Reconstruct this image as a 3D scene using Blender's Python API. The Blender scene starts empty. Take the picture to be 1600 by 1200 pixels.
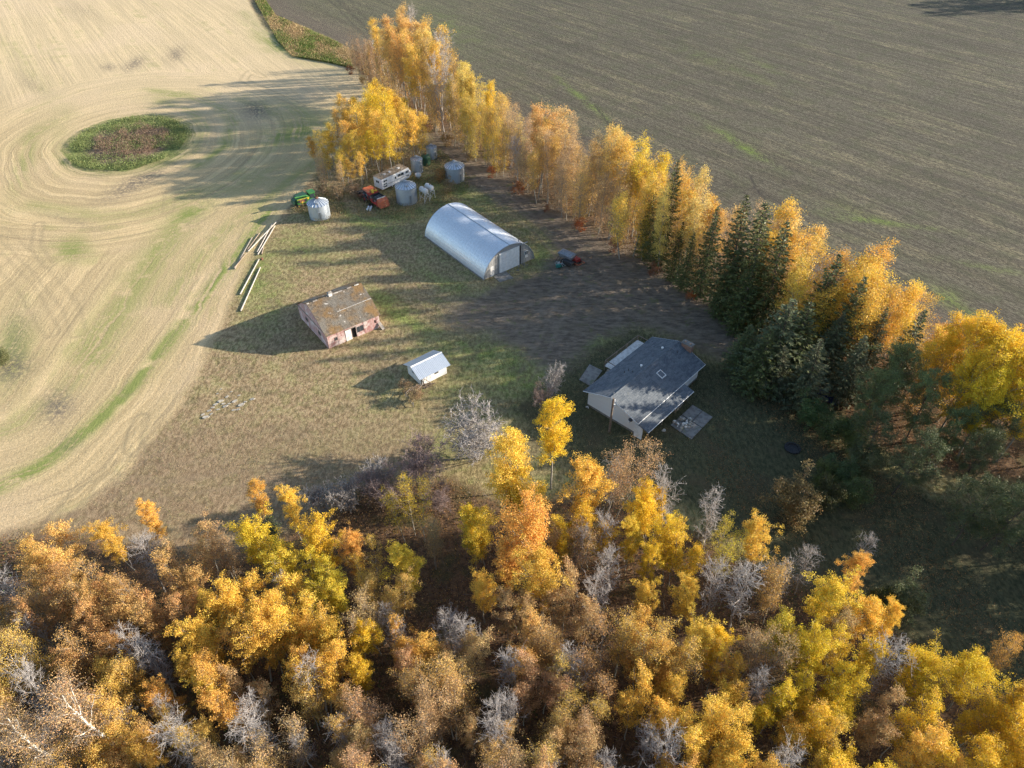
import bpy, math, random
import numpy as np
from mathutils import Vector, Matrix

# ------------------------------------------------------------ camera, light
sc = bpy.context.scene
COL = sc.collection
R = math.radians
CAM_H, PITCH, FPX = 68.0, R(42), 1109.0
cam = bpy.data.objects.new('camera', bpy.data.cameras.new('camera'))
COL.objects.link(cam)
cam.location = (0, 0, CAM_H)
cam.rotation_euler = (R(90) - PITCH, 0, 0)
cam.data.sensor_width = 36
cam.data.lens = 36 * FPX / 1600
cam.data.clip_end = 5000
sc.camera = cam

SUN_EL, SUN_AZ = R(17.2), R(9)          # azimuth measured from +X towards +Y
world = bpy.data.worlds.new('World'); sc.world = world
world.use_nodes = True
wn = world.node_tree
sky = wn.nodes.new('ShaderNodeTexSky'); sky.sky_type = 'NISHITA'
sky.sun_disc = False
sky.sun_elevation = SUN_EL
sky.sun_rotation = R(90) - SUN_AZ
sky.altitude = 600; sky.air_density = 1.0; sky.dust_density = 1.2
wn.links.new(sky.outputs[0], wn.nodes['Background'].inputs[0])
wn.nodes['Background'].inputs[1].default_value = 0.115
sun = bpy.data.objects.new('sun', bpy.data.lights.new('sun', 'SUN'))
COL.objects.link(sun)
sun.data.energy = 4.6; sun.data.angle = R(0.55); sun.data.color = (1.0, 0.90, 0.76)
sd = Vector((math.cos(SUN_EL)*math.cos(SUN_AZ), math.cos(SUN_EL)*math.sin(SUN_AZ), math.sin(SUN_EL)))
sun.rotation_euler = sd.to_track_quat('Z', 'Y').to_euler()
sc.view_settings.view_transform = 'Standard'
sc.view_settings.look = 'None'
sc.view_settings.gamma = 1
sc.view_settings.use_curve_mapping = False
sc.view_settings.exposure = 1.38
sc.render.engine = 'CYCLES'
sc.cycles.max_bounces = 5
sc.cycles.diffuse_bounces = 3
sc.cycles.transmission_bounces = 3
sc.cycles.use_denoising = True
sc.cycles.denoising_prefilter = 'NONE'

def G(px, py, z=0.0):
    """world point at height z that the survey photograph shows at (px, py)"""
    u = (px-800)/FPX; v = (600-py)/FPX
    dy = math.cos(PITCH)+v*math.sin(PITCH); dz = -math.sin(PITCH)+v*math.cos(PITCH)
    s = (CAM_H-z)/-dz
    return (u*s, dy*s, z)
def G2(px, py): return G(px, py)[:2]
def MPP(px, py):
    x, y, _ = G(px, py)
    return (y*math.cos(PITCH)+CAM_H*math.sin(PITCH))/FPX

rng = np.random.default_rng(11)
random.seed(5)

# ------------------------------------------------------------ materials
def newmat(name):
    m = bpy.data.materials.new(name); m.use_nodes = True
    nt = m.node_tree
    return m, nt, nt.nodes['Principled BSDF']
class NB:
    def __init__(s, nt): s.nt = nt
    def n(s, t, **kw):
        nd = s.nt.nodes.new(t)
        for k, v in kw.items(): setattr(nd, k, v)
        return nd
    def l(s, a, b): s.nt.links.new(a, b)
    def put(s, sock, v):
        if isinstance(v, bpy.types.NodeSocket): s.l(v, sock)
        elif isinstance(v, (tuple, list)): sock.default_value = tuple(v)+((1,) if len(v) == 3 and sock.type == 'RGBA' else ())
        else: sock.default_value = v
    def math(s, op, a, b=0.0, c=None, clamp=False):
        nd = s.n('ShaderNodeMath', operation=op, use_clamp=clamp)
        s.put(nd.inputs[0], a); s.put(nd.inputs[1], b)
        if c is not None: s.put(nd.inputs[2], c)
        return nd.outputs[0]
    def mix(s, f, a, b, mode='MIX'):
        nd = s.n('ShaderNodeMix', data_type='RGBA', blend_type=mode)
        nd.clamp_factor = True
        s.put(nd.inputs[0], f); s.put(nd.inputs[6], a); s.put(nd.inputs[7], b)
        return nd.outputs[2]
    def noise(s, vec, scale, detail=4, rough=0.55, dist=0.0):
        nd = s.n('ShaderNodeTexNoise')
        if vec is not None: s.l(vec, nd.inputs['Vector'])
        nd.inputs['Scale'].default_value = scale; nd.inputs['Detail'].default_value = detail
        nd.inputs['Roughness'].default_value = rough; nd.inputs['Distortion'].default_value = dist
        return nd.outputs[0]
    def ramp(s, f, lo, hi):
        nd = s.n('ShaderNodeMapRange', interpolation_type='SMOOTHSTEP')
        s.put(nd.inputs[0], f); s.put(nd.inputs[1], lo); s.put(nd.inputs[2], hi)
        return nd.outputs[0]
    def attr(s, name, out=2):
        nd = s.n('ShaderNodeAttribute', attribute_name=name); return nd.outputs[out]
    def xyz(s, x, y, z):
        nd = s.n('ShaderNodeCombineXYZ')
        s.put(nd.inputs[0], x); s.put(nd.inputs[1], y); s.put(nd.inputs[2], z)
        return nd.outputs[0]

def pm(name, c1, c2=None, scale=3.0, rough=0.8, metal=0.0, bump=0.0, lo=.4, hi=.62, stretch=(1, 1, 1), c3=None, s3=1.0, t3=(.6, .7), detail=6):
    m, nt, p = newmat(name); b = NB(nt)
    tc = b.n('ShaderNodeTexCoord'); mp = b.n('ShaderNodeMapping'); mp.inputs['Scale'].default_value = stretch
    b.l(tc.outputs['Object'], mp.inputs[0]); v = mp.outputs[0]
    n1 = b.noise(v, scale, detail, .65)
    c2 = c2 or tuple(x*.8 for x in c1)
    c = b.mix(b.ramp(n1, lo, hi), c1, c2)
    if c3:
        n3 = b.noise(v, s3, 5, .6)
        c = b.mix(b.ramp(n3, *t3), c, c3)
    b.l(c, p.inputs['Base Color'])
    p.inputs['Roughness'].default_value = rough; p.inputs['Metallic'].default_value = metal
    if bump:
        bp = b.n('ShaderNodeBump'); bp.inputs['Strength'].default_value = 1; bp.inputs['Distance'].default_value = bump
        b.l(n1, bp.inputs['Height']); b.l(bp.outputs[0], p.inputs['Normal'])
    return m

# leaves take their colour from the colour of the tree they belong to
def leafmat(name, trans=.30, vary=.46, warm=(1.05, .86, .95), cool=(.88, .94, .9)):
    m, nt, p = newmat(name); b = NB(nt)
    oi = b.n('ShaderNodeObjectInfo')
    t = b.attr('tone')
    c = b.mix(b.ramp(t, .45, 1.0), oi.outputs['Color'], b.mix(1.0, oi.outputs['Color'], warm, 'MULTIPLY'))
    c = b.mix(b.ramp(t, .42, 0.0), c, b.mix(1.0, c, cool, 'MULTIPLY'))
    t2 = b.attr('tone2')
    f = b.math('MULTIPLY_ADD', t2, vary, 1.0-vary*.5)
    c = b.mix(1.0, c, b.xyz(f, f, f), 'MULTIPLY')
    b.l(c, p.inputs['Base Color']); p.inputs['Roughness'].default_value = .55
    p.inputs['Specular IOR Level'].default_value = .25
    tr = b.n('ShaderNodeBsdfTranslucent'); b.l(c, tr.inputs[0])
    mx = b.n('ShaderNodeMixShader'); mx.inputs[0].default_value = trans
    b.l(p.outputs[0], mx.inputs[1]); b.l(tr.outputs[0], mx.inputs[2])
    b.l(mx.outputs[0], nt.nodes['Material Output'].inputs['Surface'])
    return m
M = {}
M['leaf'] = leafmat('leaves')
M['needle'] = leafmat('needles', .12, .7, (1.2, 1.1, .8), (.75, .9, 1.0))
M['bark'] = pm('aspen_bark', (.30, .275, .23), (.13, .115, .10), 6, .85, stretch=(1, 1, .6), lo=.5, hi=.7)
M['bark_white'] = pm('birch_bark', (.72, .69, .62), (.25, .22, .2), 5, .8, stretch=(1, 1, 1.8), lo=.58, hi=.68)
M['bark_grey'] = pm('grey_twigs', (.44, .40, .37), (.29, .26, .235), 4, .9)
M['twig'] = pm('twigs', (.26, .21, .16), (.17, .135, .105), 4, .9)
M['bark_dark'] = pm('dark_bark', (.12, .09, .07), (.07, .055, .045), 5, .9)
M['bark_pink'] = pm('mauve_twigs', (.30, .22, .20), (.2, .15, .13), 4, .9)

# ------------------------------------------------------------ mesh helpers
class MB:
    def __init__(s): s.v = []; s.f = []; s.mi = []; s.cur = 0
    def add(s, vs, fs):
        o = len(s.v); s.v += [tuple(v) for v in vs]
        s.f += [tuple(i+o for i in f) for f in fs]; s.mi += [s.cur]*len(fs)
        return s
    def box(s, x0, x1, y0, y1, z0, z1, m=None):
        vs = [(x0, y0, z0), (x1, y0, z0), (x1, y1, z0), (x0, y1, z0), (x0, y0, z1), (x1, y0, z1), (x1, y1, z1), (x0, y1, z1)]
        if m is not None: vs = [m @ Vector(v) for v in vs]
        return s.add(vs, [(0, 3, 2, 1), (4, 5, 6, 7), (0, 1, 5, 4), (1, 2, 6, 5), (2, 3, 7, 6), (3, 0, 4, 7)])
    def hexa(s, bot, top):
        return s.add(list(bot)+list(top), [(0, 3, 2, 1), (4, 5, 6, 7), (0, 1, 5, 4), (1, 2, 6, 5), (2, 3, 7, 6), (3, 0, 4, 7)])
    def tube(s, pts, rad, n=8, caps=True):
        pts = [Vector(p) for p in pts]; k = len(pts)
        if not hasattr(rad, '__len__'): rad = [rad]*k
        base = len(s.v); up = None
        for i, p in enumerate(pts):
            d = (pts[min(i+1, k-1)]-pts[max(i-1, 0)]).normalized()
            if up is None or abs(up.dot(d)) > .99: up = Vector((0, 0, 1)) if abs(d.z) < .9 else Vector((1, 0, 0))
            a = d.cross(up).normalized(); c = a.cross(d)
            for j in range(n):
                t = 2*math.pi*j/n
                s.v.append(tuple(p+(a*math.cos(t)+c*math.sin(t))*rad[i]))
        for i in range(k-1):
            for j in range(n):
                s.f.append((base+i*n+j, base+(i+1)*n+j, base+(i+1)*n+(j+1) % n, base+i*n+(j+1) % n)); s.mi.append(s.cur)
        if caps:
            s.f.append(tuple(base+j for j in range(n))); s.mi.append(s.cur)
            s.f.append(tuple(base+(k-1)*n+j for j in range(n))[::-1]); s.mi.append(s.cur)
        return s
    def lathe(s, prof, n=24, cx=0, cy=0):
        base = len(s.v)
        for r, z in prof:
            for j in range(n):
                t = 2*math.pi*j/n; s.v.append((cx+r*math.cos(t), cy+r*math.sin(t), z))
        for i in range(len(prof)-1):
            for j in range(n):
                s.f.append((base+i*n+j, base+i*n+(j+1) % n, base+(i+1)*n+(j+1) % n, base+(i+1)*n+j)); s.mi.append(s.cur)
        return s
    def slab(s, quad, t):
        """thin solid: quad of 4 points, thickness t straight down its normal"""
        q = [Vector(p) for p in quad]
        nrm = (q[1]-q[0]).cross(q[3]-q[0]).normalized()
        return s.hexa([p-nrm*t for p in q], q)
    def build(s, name, mats, parent=None, smooth=False):
        me = bpy.data.meshes.new(name); me.from_pydata(s.v, [], s.f)
        for m in (mats if isinstance(mats, (list, tuple)) else [mats]): me.materials.append(m)
        if any(s.mi): me.polygons.foreach_set('material_index', s.mi)
        if smooth: me.polygons.foreach_set('use_smooth', [True]*len(me.polygons))
        me.validate(); me.update()
        o = bpy.data.objects.new(name, me); COL.objects.link(o)
        if parent: o.parent = parent
        return o
def thing(name, label, cat, loc=(0, 0, 0), rz=0.0, group=None, scale=1.0):
    o = bpy.data.objects.new(name, None); COL.objects.link(o)
    o.empty_display_size = .5
    o.location = loc; o.rotation_euler = (0, 0, rz); o.scale = (scale,)*3
    o['label'] = label; o['category'] = cat
    if group: o['group'] = group
    return o
def tag(o, label=None, cat=None, group=None, kind=None):
    for k, v in (('label', label), ('category', cat), ('group', group), ('kind', kind)):
        if v: o[k] = v
    return o
def part(name, mesh_or_obj, parent, **kw):
    o = bpy.data.objects.new(name, mesh_or_obj.data if isinstance(mesh_or_obj, bpy.types.Object) else mesh_or_obj)
    COL.objects.link(o); o.parent = parent
    return o
def raw_mesh(name, verts, quads, mat, tone=None, tone2=None, tri=False):
    me = bpy.data.meshes.new(name)
    verts = np.asarray(verts, dtype=np.float32); quads = np.asarray(quads, dtype=np.int32)
    k = quads.shape[1]
    me.vertices.add(len(verts)); me.vertices.foreach_set('co', verts.ravel())
    me.loops.add(quads.size); me.loops.foreach_set('vertex_index', quads.ravel())
    me.polygons.add(len(quads)); me.polygons.foreach_set('loop_start', np.arange(0, quads.size, k, dtype=np.int32))
    try: me.polygons.foreach_set('loop_total', np.full(len(quads), k, dtype=np.int32))
    except Exception: pass
    me.materials.append(mat)
    for nm, arr in (('tone', tone), ('tone2', tone2)):
        if arr is not None:
            a = me.attributes.new(nm, 'FLOAT', 'FACE'); a.data.foreach_set('value', np.asarray(arr, dtype=np.float32))
    me.update(calc_edges=True)
    return me

# ------------------------------------------------------------ ground zoning
def poly(pts): return np.array([G2(*p) for p in pts])
def dist_polyline(P, L):
    d = np.full(len(P), 1e9)
    for a, b in zip(L[:-1], L[1:]):
        ab = b-a; t = np.clip(((P-a)@ab)/(ab@ab), 0, 1)
        q = a+t[:, None]*ab
        d = np.minimum(d, np.hypot(*(P-q).T))
    return d
def inside(P, L):
    c = np.zeros(len(P), bool); x, y = P.T
    for a, b in zip(L, np.roll(L, -1, 0)):
        cond = (a[1] > y) != (b[1] > y)
        with np.errstate(divide='ignore', invalid='ignore'):
            xi = (b[0]-a[0])*(y-a[1])/(b[1]-a[1])+a[0]
        c ^= cond & (x < xi)
    return c
def sdf(P, L):
    d = dist_polyline(P, np.vstack([L, L[:1]]))
    return np.where(inside(P, L), d, -d)

edge_pts = [(-60, 850), (60, 815), (130, 790), (190, 748), (235, 690), (275, 640), (310, 585), (345, 510), (372, 440), (400, 385), (432, 345), (468, 300), (500, 262), (530, 235), (560, 215), (578, 160), (572, 135)]
field_edge = poly(edge_pts)
stub = np.vstack([field_edge, poly([(555, 110), (515, 98), (455, 88), (434, 66), (410, 40), (392, 10), (360, -60)]), [(-30, 480), (-500, 480), (-500, 20), (-90, 30)]])
dark = np.vstack([poly([(395, -8), (430, 24), (486, 46), (545, 74), (600, 100), (660, 132), (720, 160), (800, 205), (880, 250), (960, 300), (1040, 330), (1120, 380), (1200, 415), (1280, 455), (1360, 495), (1450, 545), (1530, 590), (1640, 650)]), [(120, 45), (500, 60), (500, 520), (-60, 520)], poly([(330, -90)])])
drive = poly([(676, 200), (700, 196), (760, 240), (830, 290), (900, 335), (980, 378), (1060, 425), (1150, 480), (1200, 530), (1190, 580), (1120, 560), (1060, 530), (1000, 512), (940, 530), (905, 560), (872, 585), (835, 575), (810, 545), (760, 525), (716, 515), (690, 500), (700, 480), (740, 462), (790, 440), (840, 425), (860, 395), (850, 360), (790, 325), (745, 298), (712, 284), (684, 250), (672, 225)])
wood = np.vstack([poly([(-80, 860), (60, 835), (220, 850), (330, 880), (420, 850), (520, 800), (560, 760), (700, 750), (800, 790), (920, 770), (1030, 800), (1120, 850), (1220, 900), (1350, 950), (1480, 1060), (1640, 1130)]), [(60, 5), (-70, 5)]])
beltz = np.vstack([poly([(545, 95), (600, 152), (650, 192), (700, 226), (760, 262), (820, 302), (870, 335), (910, 362), (970, 398), (1060, 452), (1120, 492), (1190, 530), (1230, 600), (1300, 640), (1360, 700), (1470, 740), (1640, 760)]), [(110, 66)], poly([(1640, 655), (1530, 595), (1450, 550), (1360, 500), (1200, 420), (1040, 335), (880, 255), (720, 165), (600, 105), (552, 66)])])
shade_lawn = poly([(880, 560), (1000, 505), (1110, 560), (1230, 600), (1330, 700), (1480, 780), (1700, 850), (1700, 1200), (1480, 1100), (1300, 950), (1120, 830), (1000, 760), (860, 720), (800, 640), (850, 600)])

PCX, PCY, _ = G(203, 222)
pond_l, pond_r = G2(104, 226), G2(300, 204)
pond_t, pond_b = G2(215, 177), G2(178, 270)
pa = math.atan2(pond_r[1]-pond_l[1], pond_r[0]-pond_l[0])
pond_a = math.dist(pond_l, pond_r)/2
def pond_dist(P):
    x = P[:, 0]-PCX; y = P[:, 1]-PCY
    u = x*math.cos(pa)+y*math.sin(pa); v = -x*math.sin(pa)+y*math.cos(pa)
    bb = math.dist(pond_t, pond_b)/2*.97
    r = np.hypot(u/pond_a, v/bb)
    return (r-1)*(pond_a+bb)/2*np.clip(1.0, 0, 2)

def axis(segs):
    out = []
    for a, b, s0, s1 in segs:
        x = a
        while x < b:
            out.append(x); x += s0+(s1-s0)*(x-a)/(b-a)
    out.append(segs[-1][1])
    return np.array(out)
xs_pos = axis([(0, 62, .42, .42), (62, 120, .42, .9), (120, 300, .9, 4), (300, 1500, 20, 200)])
xs_neg = axis([(0, 62, .42, .42), (62, 130, .42, .6), (130, 300, .7, 4), (300, 1500, 20, 200)])
xs = np.concatenate([-xs_neg[::-1], xs_pos[1:]])
ys = np.concatenate([[-400, -100, 0, 12], axis([(20, 150, .42, .45), (150, 300, .5, 1.3), (300, 420, 2, 8), (420, 2200, 30, 300)])])
XX, YY = np.meshgrid(xs, ys)
P = np.stack([XX.ravel(), YY.ravel()], 1)
nx, ny = len(xs), len(ys)
A = {}
A['st'] = sdf(P, stub); A['dk'] = sdf(P, dark); A['dr'] = sdf(P, drive); A['wd'] = np.maximum(sdf(P, wood), sdf(P, beltz)); A['bz'] = sdf(P, beltz)
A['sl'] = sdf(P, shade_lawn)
A['pd'] = pond_dist(P)
A['eb'] = dist_polyline(P, field_edge)
# direction of the straight seeding rows in the far part of the stubble
a0, a1 = np.array(G2(196, 0)), np.array(G2(290, 91))
rd = (a1-a0)/np.hypot(*(a1-a0)); rn = np.array([-rd[1], rd[0]])
A['ra'] = P@rn
def blob(cx, cy, rx, ry, rot=0.0, w=1.0):
    """elliptic patch given on the photograph, laid on the ground"""
    c, sn = math.cos(rot), math.sin(rot)
    p0 = np.array(G2(cx, cy)); p1 = np.array(G2(cx+rx*c, cy+rx*sn)); p2 = np.array(G2(cx-ry*sn, cy+ry*c))
    Mx = np.array([p1-p0, p2-p0]).T
    q = np.linalg.solve(Mx, (P-p0).T)
    return w*np.exp(-(q[0]**2+q[1]**2)*1.1)
def streak(pts, wm, w=1.0):
    d = dist_polyline(P, poly(pts)); return w*np.exp(-(d/wm)**2)
green = np.zeros(len(P)); brown = np.zeros(len(P))
for a in [(460, 380, 50, 28, -.5, .5), (400, 440, 22, 50, .35, .9), (430, 470, 20, 60, .4, .5), (510, 400, 60, 22, .1, .35), (600, 470, 45, 16, .55, .9), (640, 505, 60, 14, .45, .7), (560, 340, 60, 10, .1, .4),
          (640, 335, 60, 12, -.2, .6), (590, 355, 50, 10, .2, .6), (720, 300, 60, 18, .3, .6), (770, 300, 14, 18, .3, .3), (745, 545, 30, 14, .2, .9), (690, 560, 60, 18, .3, .5), (790, 560, 45, 22, .1, .5), (835, 600, 22, 16, .1, .4), (700, 610, 50, 15, 0, .3),
          (855, 400, 25, 22, .2, .8), (690, 440, 50, 10, .4, .6), (900, 545, 60, 14, -.3, .9), (800, 600, 60, 30, 0, .4), (700, 700, 50, 20, 0, .5), (600, 620, 40, 20, 0, .25), (640, 290, 60, 22, 0, .5), (500, 700, 120, 22, -.2, .25), (1060, 660, 60, 18, .4, .6), (1000, 700, 70, 14, 0, .5),
          (460, 75, 50, 16, .35, 1.2), (500, 60, 40, 8, .5, .7), (1400, 110, 60, 10, .3, .0),
          (110, 385, 34, 18, -.1, .8), (120, 400, 40, 14, 0, .4), (20, 545, 34, 70, .2, .9), (445, 170, 60, 14, .1, .5), (470, 200, 60, 20, -.2, .7), (380, 285, 90, 20, -.35, .5),
          (95, 220, 18, 40, 0, .3), (270, 150, 40, 8, -.1, .5), (40, 250, 14, 60, .35, .7), (60, 205, 40, 8, -.5, .5), (455, 215, 50, 14, -.2, .5),
          (905, 150, 50, 5, .7, .9), (950, 190, 40, 5, .8, .6), (870, 175, 30, 5, .5, .6), (1140, 215, 55, 6, .55, .9), (1180, 240, 35, 5, .5, .9), (1190, 100, 50, 6, .5, .35), (1180, 120, 60, 5, .4, .3), (1360, 345, 50, 5, .1, .9), (1440, 355, 50, 4, .1, .6), (1550, 420, 70, 5, .2, .6), (1480, 465, 35, 12, .5, 1.0), (1540, 500, 40, 8, .4, .7), (1320, 330, 60, 14, .2, .3), (1100, 90, 60, 10, .4, .25), (700, 40, 60, 20, .5, .35)]:
    green += blob(*a)
for a in [(200, 255, 50, 12, -.4, .5), (215, 285, 60, 14, -.45, .9), (210, 100, 18, 9, -.5, .9), (275, 85, 12, 16, .9, .8), (170, 105, 14, 6, 0, .7), (400, 172, 24, 14, .2, 1.0), (90, 635, 30, 26, -.5, .9), (25, 520, 20, 60, .2, .4), (130, 15, 30, 14, .3, .3), (50, 130, 30, 12, .6, .35), (112, 345, 60, 8, .3, .35), (110, 695, 22, 14, -.4, .4), (20, 575, 34, 22, -.4, .8)]:
    brown += blob(*a)
for pts, wm, w in [([(420, 330), (360, 410), (290, 500), (220, 590), (150, 660), (60, 730), (-40, 780)], 1.5, 1.1),
                   ([(300, 330), (250, 390), (215, 440), (175, 500), (140, 545)], 3.6, .75), ([(500, 250), (430, 300), (340, 370), (260, 470)], 2.0, .6),
                   ([(150, 560), (110, 600), (60, 640), (-20, 690)], 2.2, .5), ([(0, 60), (80, 150), (110, 180)], 3, .2), ([(380, 20), (405, 50), (430, 78)], 3.0, .4),
                   ([(230, 140), (300, 150), (340, 165), (365, 190), (350, 230), (310, 260)], 1.6, .6), ([(250, 160), (300, 175), (320, 200), (305, 235), (250, 262)], 1.5, .6), ([(50, 320), (160, 340), (230, 330), (300, 300)], 2.5, .45)]:
    green += streak(pts, wm, w)
def track(pts, gauge=1.1, w=1.0, wd=.28):
    d = dist_polyline(P, poly(pts)); return w*np.exp(-((d-gauge)/wd)**2)
trk = np.zeros(len(P))
for pts, g, w in [([(520, 0), (545, 25), (590, 70), (640, 100)], 1.2, 1), ([(535, -5), (560, 25), (610, 65), (680, 110)], 1.3, 1), ([(560, -5), (575, 20), (620, 60)], 1.1, .5), ([(690, 55), (702, 75), (715, 95), (740, 118)], 0.0, 1.6),
                  ([(640, 100), (720, 130), (810, 168), (900, 215), (980, 262), (1080, 320), (1200, 380), (1300, 430), (1400, 490), (1500, 545), (1640, 620)], 1.3, .9),
                  ([(720, 112), (800, 150), (900, 200), (1000, 250), (1100, 290), (1180, 300), (1250, 345), (1340, 395), (1480, 480), (1620, 560)], 1.2, .7),
                  ([(930, 165), (948, 190), (962, 215)], 0.0, 1.6), ([(1172, 275), (1180, 295), (1195, 312)], 0.0, 1.5),
                  ([(220, 655), (208, 680), (206, 700), (214, 705)], 1.0, 1.0), ([(170, 750), (120, 775), (90, 810)], 1.2, .9), ([(240, 700), (180, 735), (110, 790)], 1.2, .6),
                  ([(375, 350), (330, 420), (260, 520), (200, 610)], 1.2, .5), ([(480, 300), (420, 350), (395, 380)], 1.1, .5), ([(300, 350), (330, 330), (300, 300), (265, 300), (262, 330)], 1.0, .6),
                  ([(410, 120), (390, 112), (380, 125), (400, 135), (470, 165)], 1.0, .8), ([(60, 350), (55, 385), (75, 415)], .8, .8), ([(0, 360), (60, 420), (110, 480), (120, 520)], 1.2, .6), ([(-10, 400), (40, 450), (80, 520)], 1.2, .6),
                  ([(705, 235), (770, 300), (845, 365), (905, 430), (985, 480), (1080, 520), (1150, 545)], 1.0, .8), ([(715, 225), (800, 300), (880, 370), (960, 430), (1060, 480)], 1.1, .6), ([(905, 430), (860, 480), (820, 520), (760, 500), (690, 470), (640, 455)], 1.0, .5),
                  ([(880, 470), (850, 540), (820, 590)], 1.0, .5), ([(640, 455), (600, 440), (590, 400), (600, 350), (560, 330)], 1.0, .45), ([(820, 520), (740, 545), (690, 560)], 1.0, .4), ([(600, 440), (560, 470), (530, 500)], 1.0, .35),
                  ([(160, 760), (240, 770), (330, 755), (420, 740)], 1.2, .6), ([(180, 730), (260, 740), (340, 725)], 1.2, .5), ([(560, 80), (500, 50), (430, 20)], 1.0, .6)]:
    trk = np.maximum(trk, track(pts, g, w))
A['green'] = green; A['brown'] = brown; A['trk'] = trk

V = np.stack([P[:, 0], P[:, 1], np.zeros(len(P))], 1).astype(np.float32)
# faint relief, left flat wherever something stands
V[:, 2] += np.clip(-A['pd']/6, 0, 1)*-.25
idx = np.arange(nx*ny).reshape(ny, nx)
Q = np.stack([idx[:-1, :-1], idx[:-1, 1:], idx[1:, 1:], idx[1:, :-1]], -1).reshape(-1, 4)
zone = np.zeros(len(P), int)                      # 0 yard
zone[A['wd'] > 0] = 4
zone[(A['dr'] > 0)] = 3
zone[A['dk'] > 0] = 2
zone[A['st'] > 0] = 1
zone[(A['pd'] < 0)] = 5

def ground_material():
    m, nt, p = newmat('farm_ground'); b = NB(nt)
    geo = b.n('ShaderNodeNewGeometry'); pos = geo.outputs['Position']
    sep = b.n('ShaderNodeSeparateXYZ'); b.l(pos, sep.inputs[0]); X, Y = sep.outputs[0], sep.outputs[1]
    a = {k: b.attr(k) for k in A}
    nL = b.noise(pos, .035, 5, .55); nM = b.noise(pos, .22, 6, .6); nF = b.noise(pos, 1.5, 7, .7); nFF = b.noise(pos, 7, 4, .7); nG = b.noise(pos, .55, 6, .65, .6)
    wob = b.math('MULTIPLY_ADD', b.math('SUBTRACT', nM, .5), 5.0, b.math('MULTIPLY', b.math('SUBTRACT', nF, .5), 2.4))
    wobs = b.math('MULTIPLY_ADD', b.math('SUBTRACT', nM, .5), 1.6, b.math('MULTIPLY', b.math('SUBTRACT', nF, .5), 1.0))
    # ---- rows of the stubble
    xs_, ys_ = b.math('MULTIPLY', X, .05), b.math('MULTIPLY', Y, .05)
    wz = b.math('MULTIPLY_ADD', b.math('SUBTRACT', nL, .5), 9.0, b.math('MULTIPLY', b.math('SUBTRACT', nM, .5), .8))
    def rows(coord, f, seed=0.0, along=1.0):
        coord = b.math('ADD', coord, wz) if seed in (7.0, 18.0, 12.0, 3.0, 14.0, 8.0) else coord
        v = b.xyz(b.math('MULTIPLY', coord, f), b.math('MULTIPLY', xs_, along), b.math('MULTIPLY_ADD', ys_, along, seed))
        return b.noise(v, 1.0, 4, .65)
    pdw = b.math('ADD', a['pd'], b.math('MULTIPLY', b.math('SUBTRACT', nL, .5), 7))
    wp = b.ramp(pdw, 36, 26)                                    # 1 near the pond
    far = b.ramp(b.math('MULTIPLY_ADD', X, -.25, Y), 178, 196)  # 1 in the far rows
    def field(f, seed, along=1.0):
        ra = rows(a['ra'], f, seed, along); rb = rows(a['eb'], f, seed+3, along); rc = rows(a['pd'], f, seed+7, along)
        v = b.math('ADD', b.math('MULTIPLY', ra, far), b.math('MULTIPLY', rb, b.math('SUBTRACT', 1.0, far)))
        return b.math('ADD', b.math('MULTIPLY', rc, wp), b.math('MULTIPLY', v, b.math('SUBTRACT', 1.0, wp)))
    r1 = field(1.15, 0.0, .35); r2 = field(.26, 11.0, .5); r3 = field(3.0, 5.0, 1.2)
    sp = b.noise(pos, 3.2, 5, .8)
    straw = b.mix(b.ramp(r1, .41, .57), (.385, .285, .15), (.59, .435, .235))
    straw = b.mix(b.math('MULTIPLY', b.ramp(r3, .35, .7), .45), straw, (.64, .50, .29))
    straw = b.mix(b.math('MULTIPLY', b.ramp(r2, .58, .42), .6), straw, (.40, .305, .165))
    straw = b.mix(b.math('MULTIPLY', b.ramp(field(.62, 21.0, .25), .60, .68), .55), straw, (.24, .185, .11))
    straw = b.mix(b.math('MULTIPLY', b.ramp(nL, .46, .66), .35), straw, (.60, .44, .29))
    straw = b.mix(b.math('MULTIPLY', b.ramp(Y, 150, 210), .30), straw, (.68, .56, .38))
    straw = b.mix(b.math('MULTIPLY', b.ramp(nF, .50, .72), .30), straw, (.30, .23, .13))
    straw = b.mix(b.math('MULTIPLY', b.ramp(sp, .50, .66), .55), straw, (.27, .215, .12))
    straw = b.mix(b.math('MULTIPLY', b.ramp(sp, .48, .36), .5), straw, (.72, .565, .34))
    gr = b.math('MULTIPLY', b.ramp(r2, .52, .64), b.ramp(nM, .42, .62))
    gr = b.math('ADD', b.math('MULTIPLY', gr, .30), b.math('MULTIPLY', b.math('MULTIPLY', a['green'], b.ramp(nM, .30, .50)), b.ramp(b.math('ADD', r1, b.math('MULTIPLY', nF, .6)), .60, .86)))
    straw = b.mix(gr, straw, b.mix(nF, (.12, .16, .045), (.30, .31, .10)))
    straw = b.mix(b.math('MULTIPLY', a['brown'], b.ramp(nF, .36, .58)), straw, (.135, .115, .095))
    straw = b.mix(b.math('MULTIPLY', a['trk'], .75), straw, (.27, .215, .125))
    # green rim round the pond, cut in rings
    rim = b.math('MULTIPLY', b.ramp(b.math('ADD', b.math('ADD', a['pd'], wob), b.math('MULTIPLY', b.math('SUBTRACT', r1, .5), 8)), 2.4, -1.2), .9)
    # ---- yard grass
    warpx = b.xyz(b.math('MULTIPLY', X, .55), b.math('MULTIPLY', Y, .30), 0.0)
    nS = b.noise(warpx, 3.6, 9, .80, .25)
    tan = b.mix(b.ramp(nS, .40, .62), (.175, .122, .066), (.42, .31, .178))
    grn = b.mix(b.ramp(nS, .40, .62), (.100, .130, .034), (.27, .30, .095))
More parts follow.
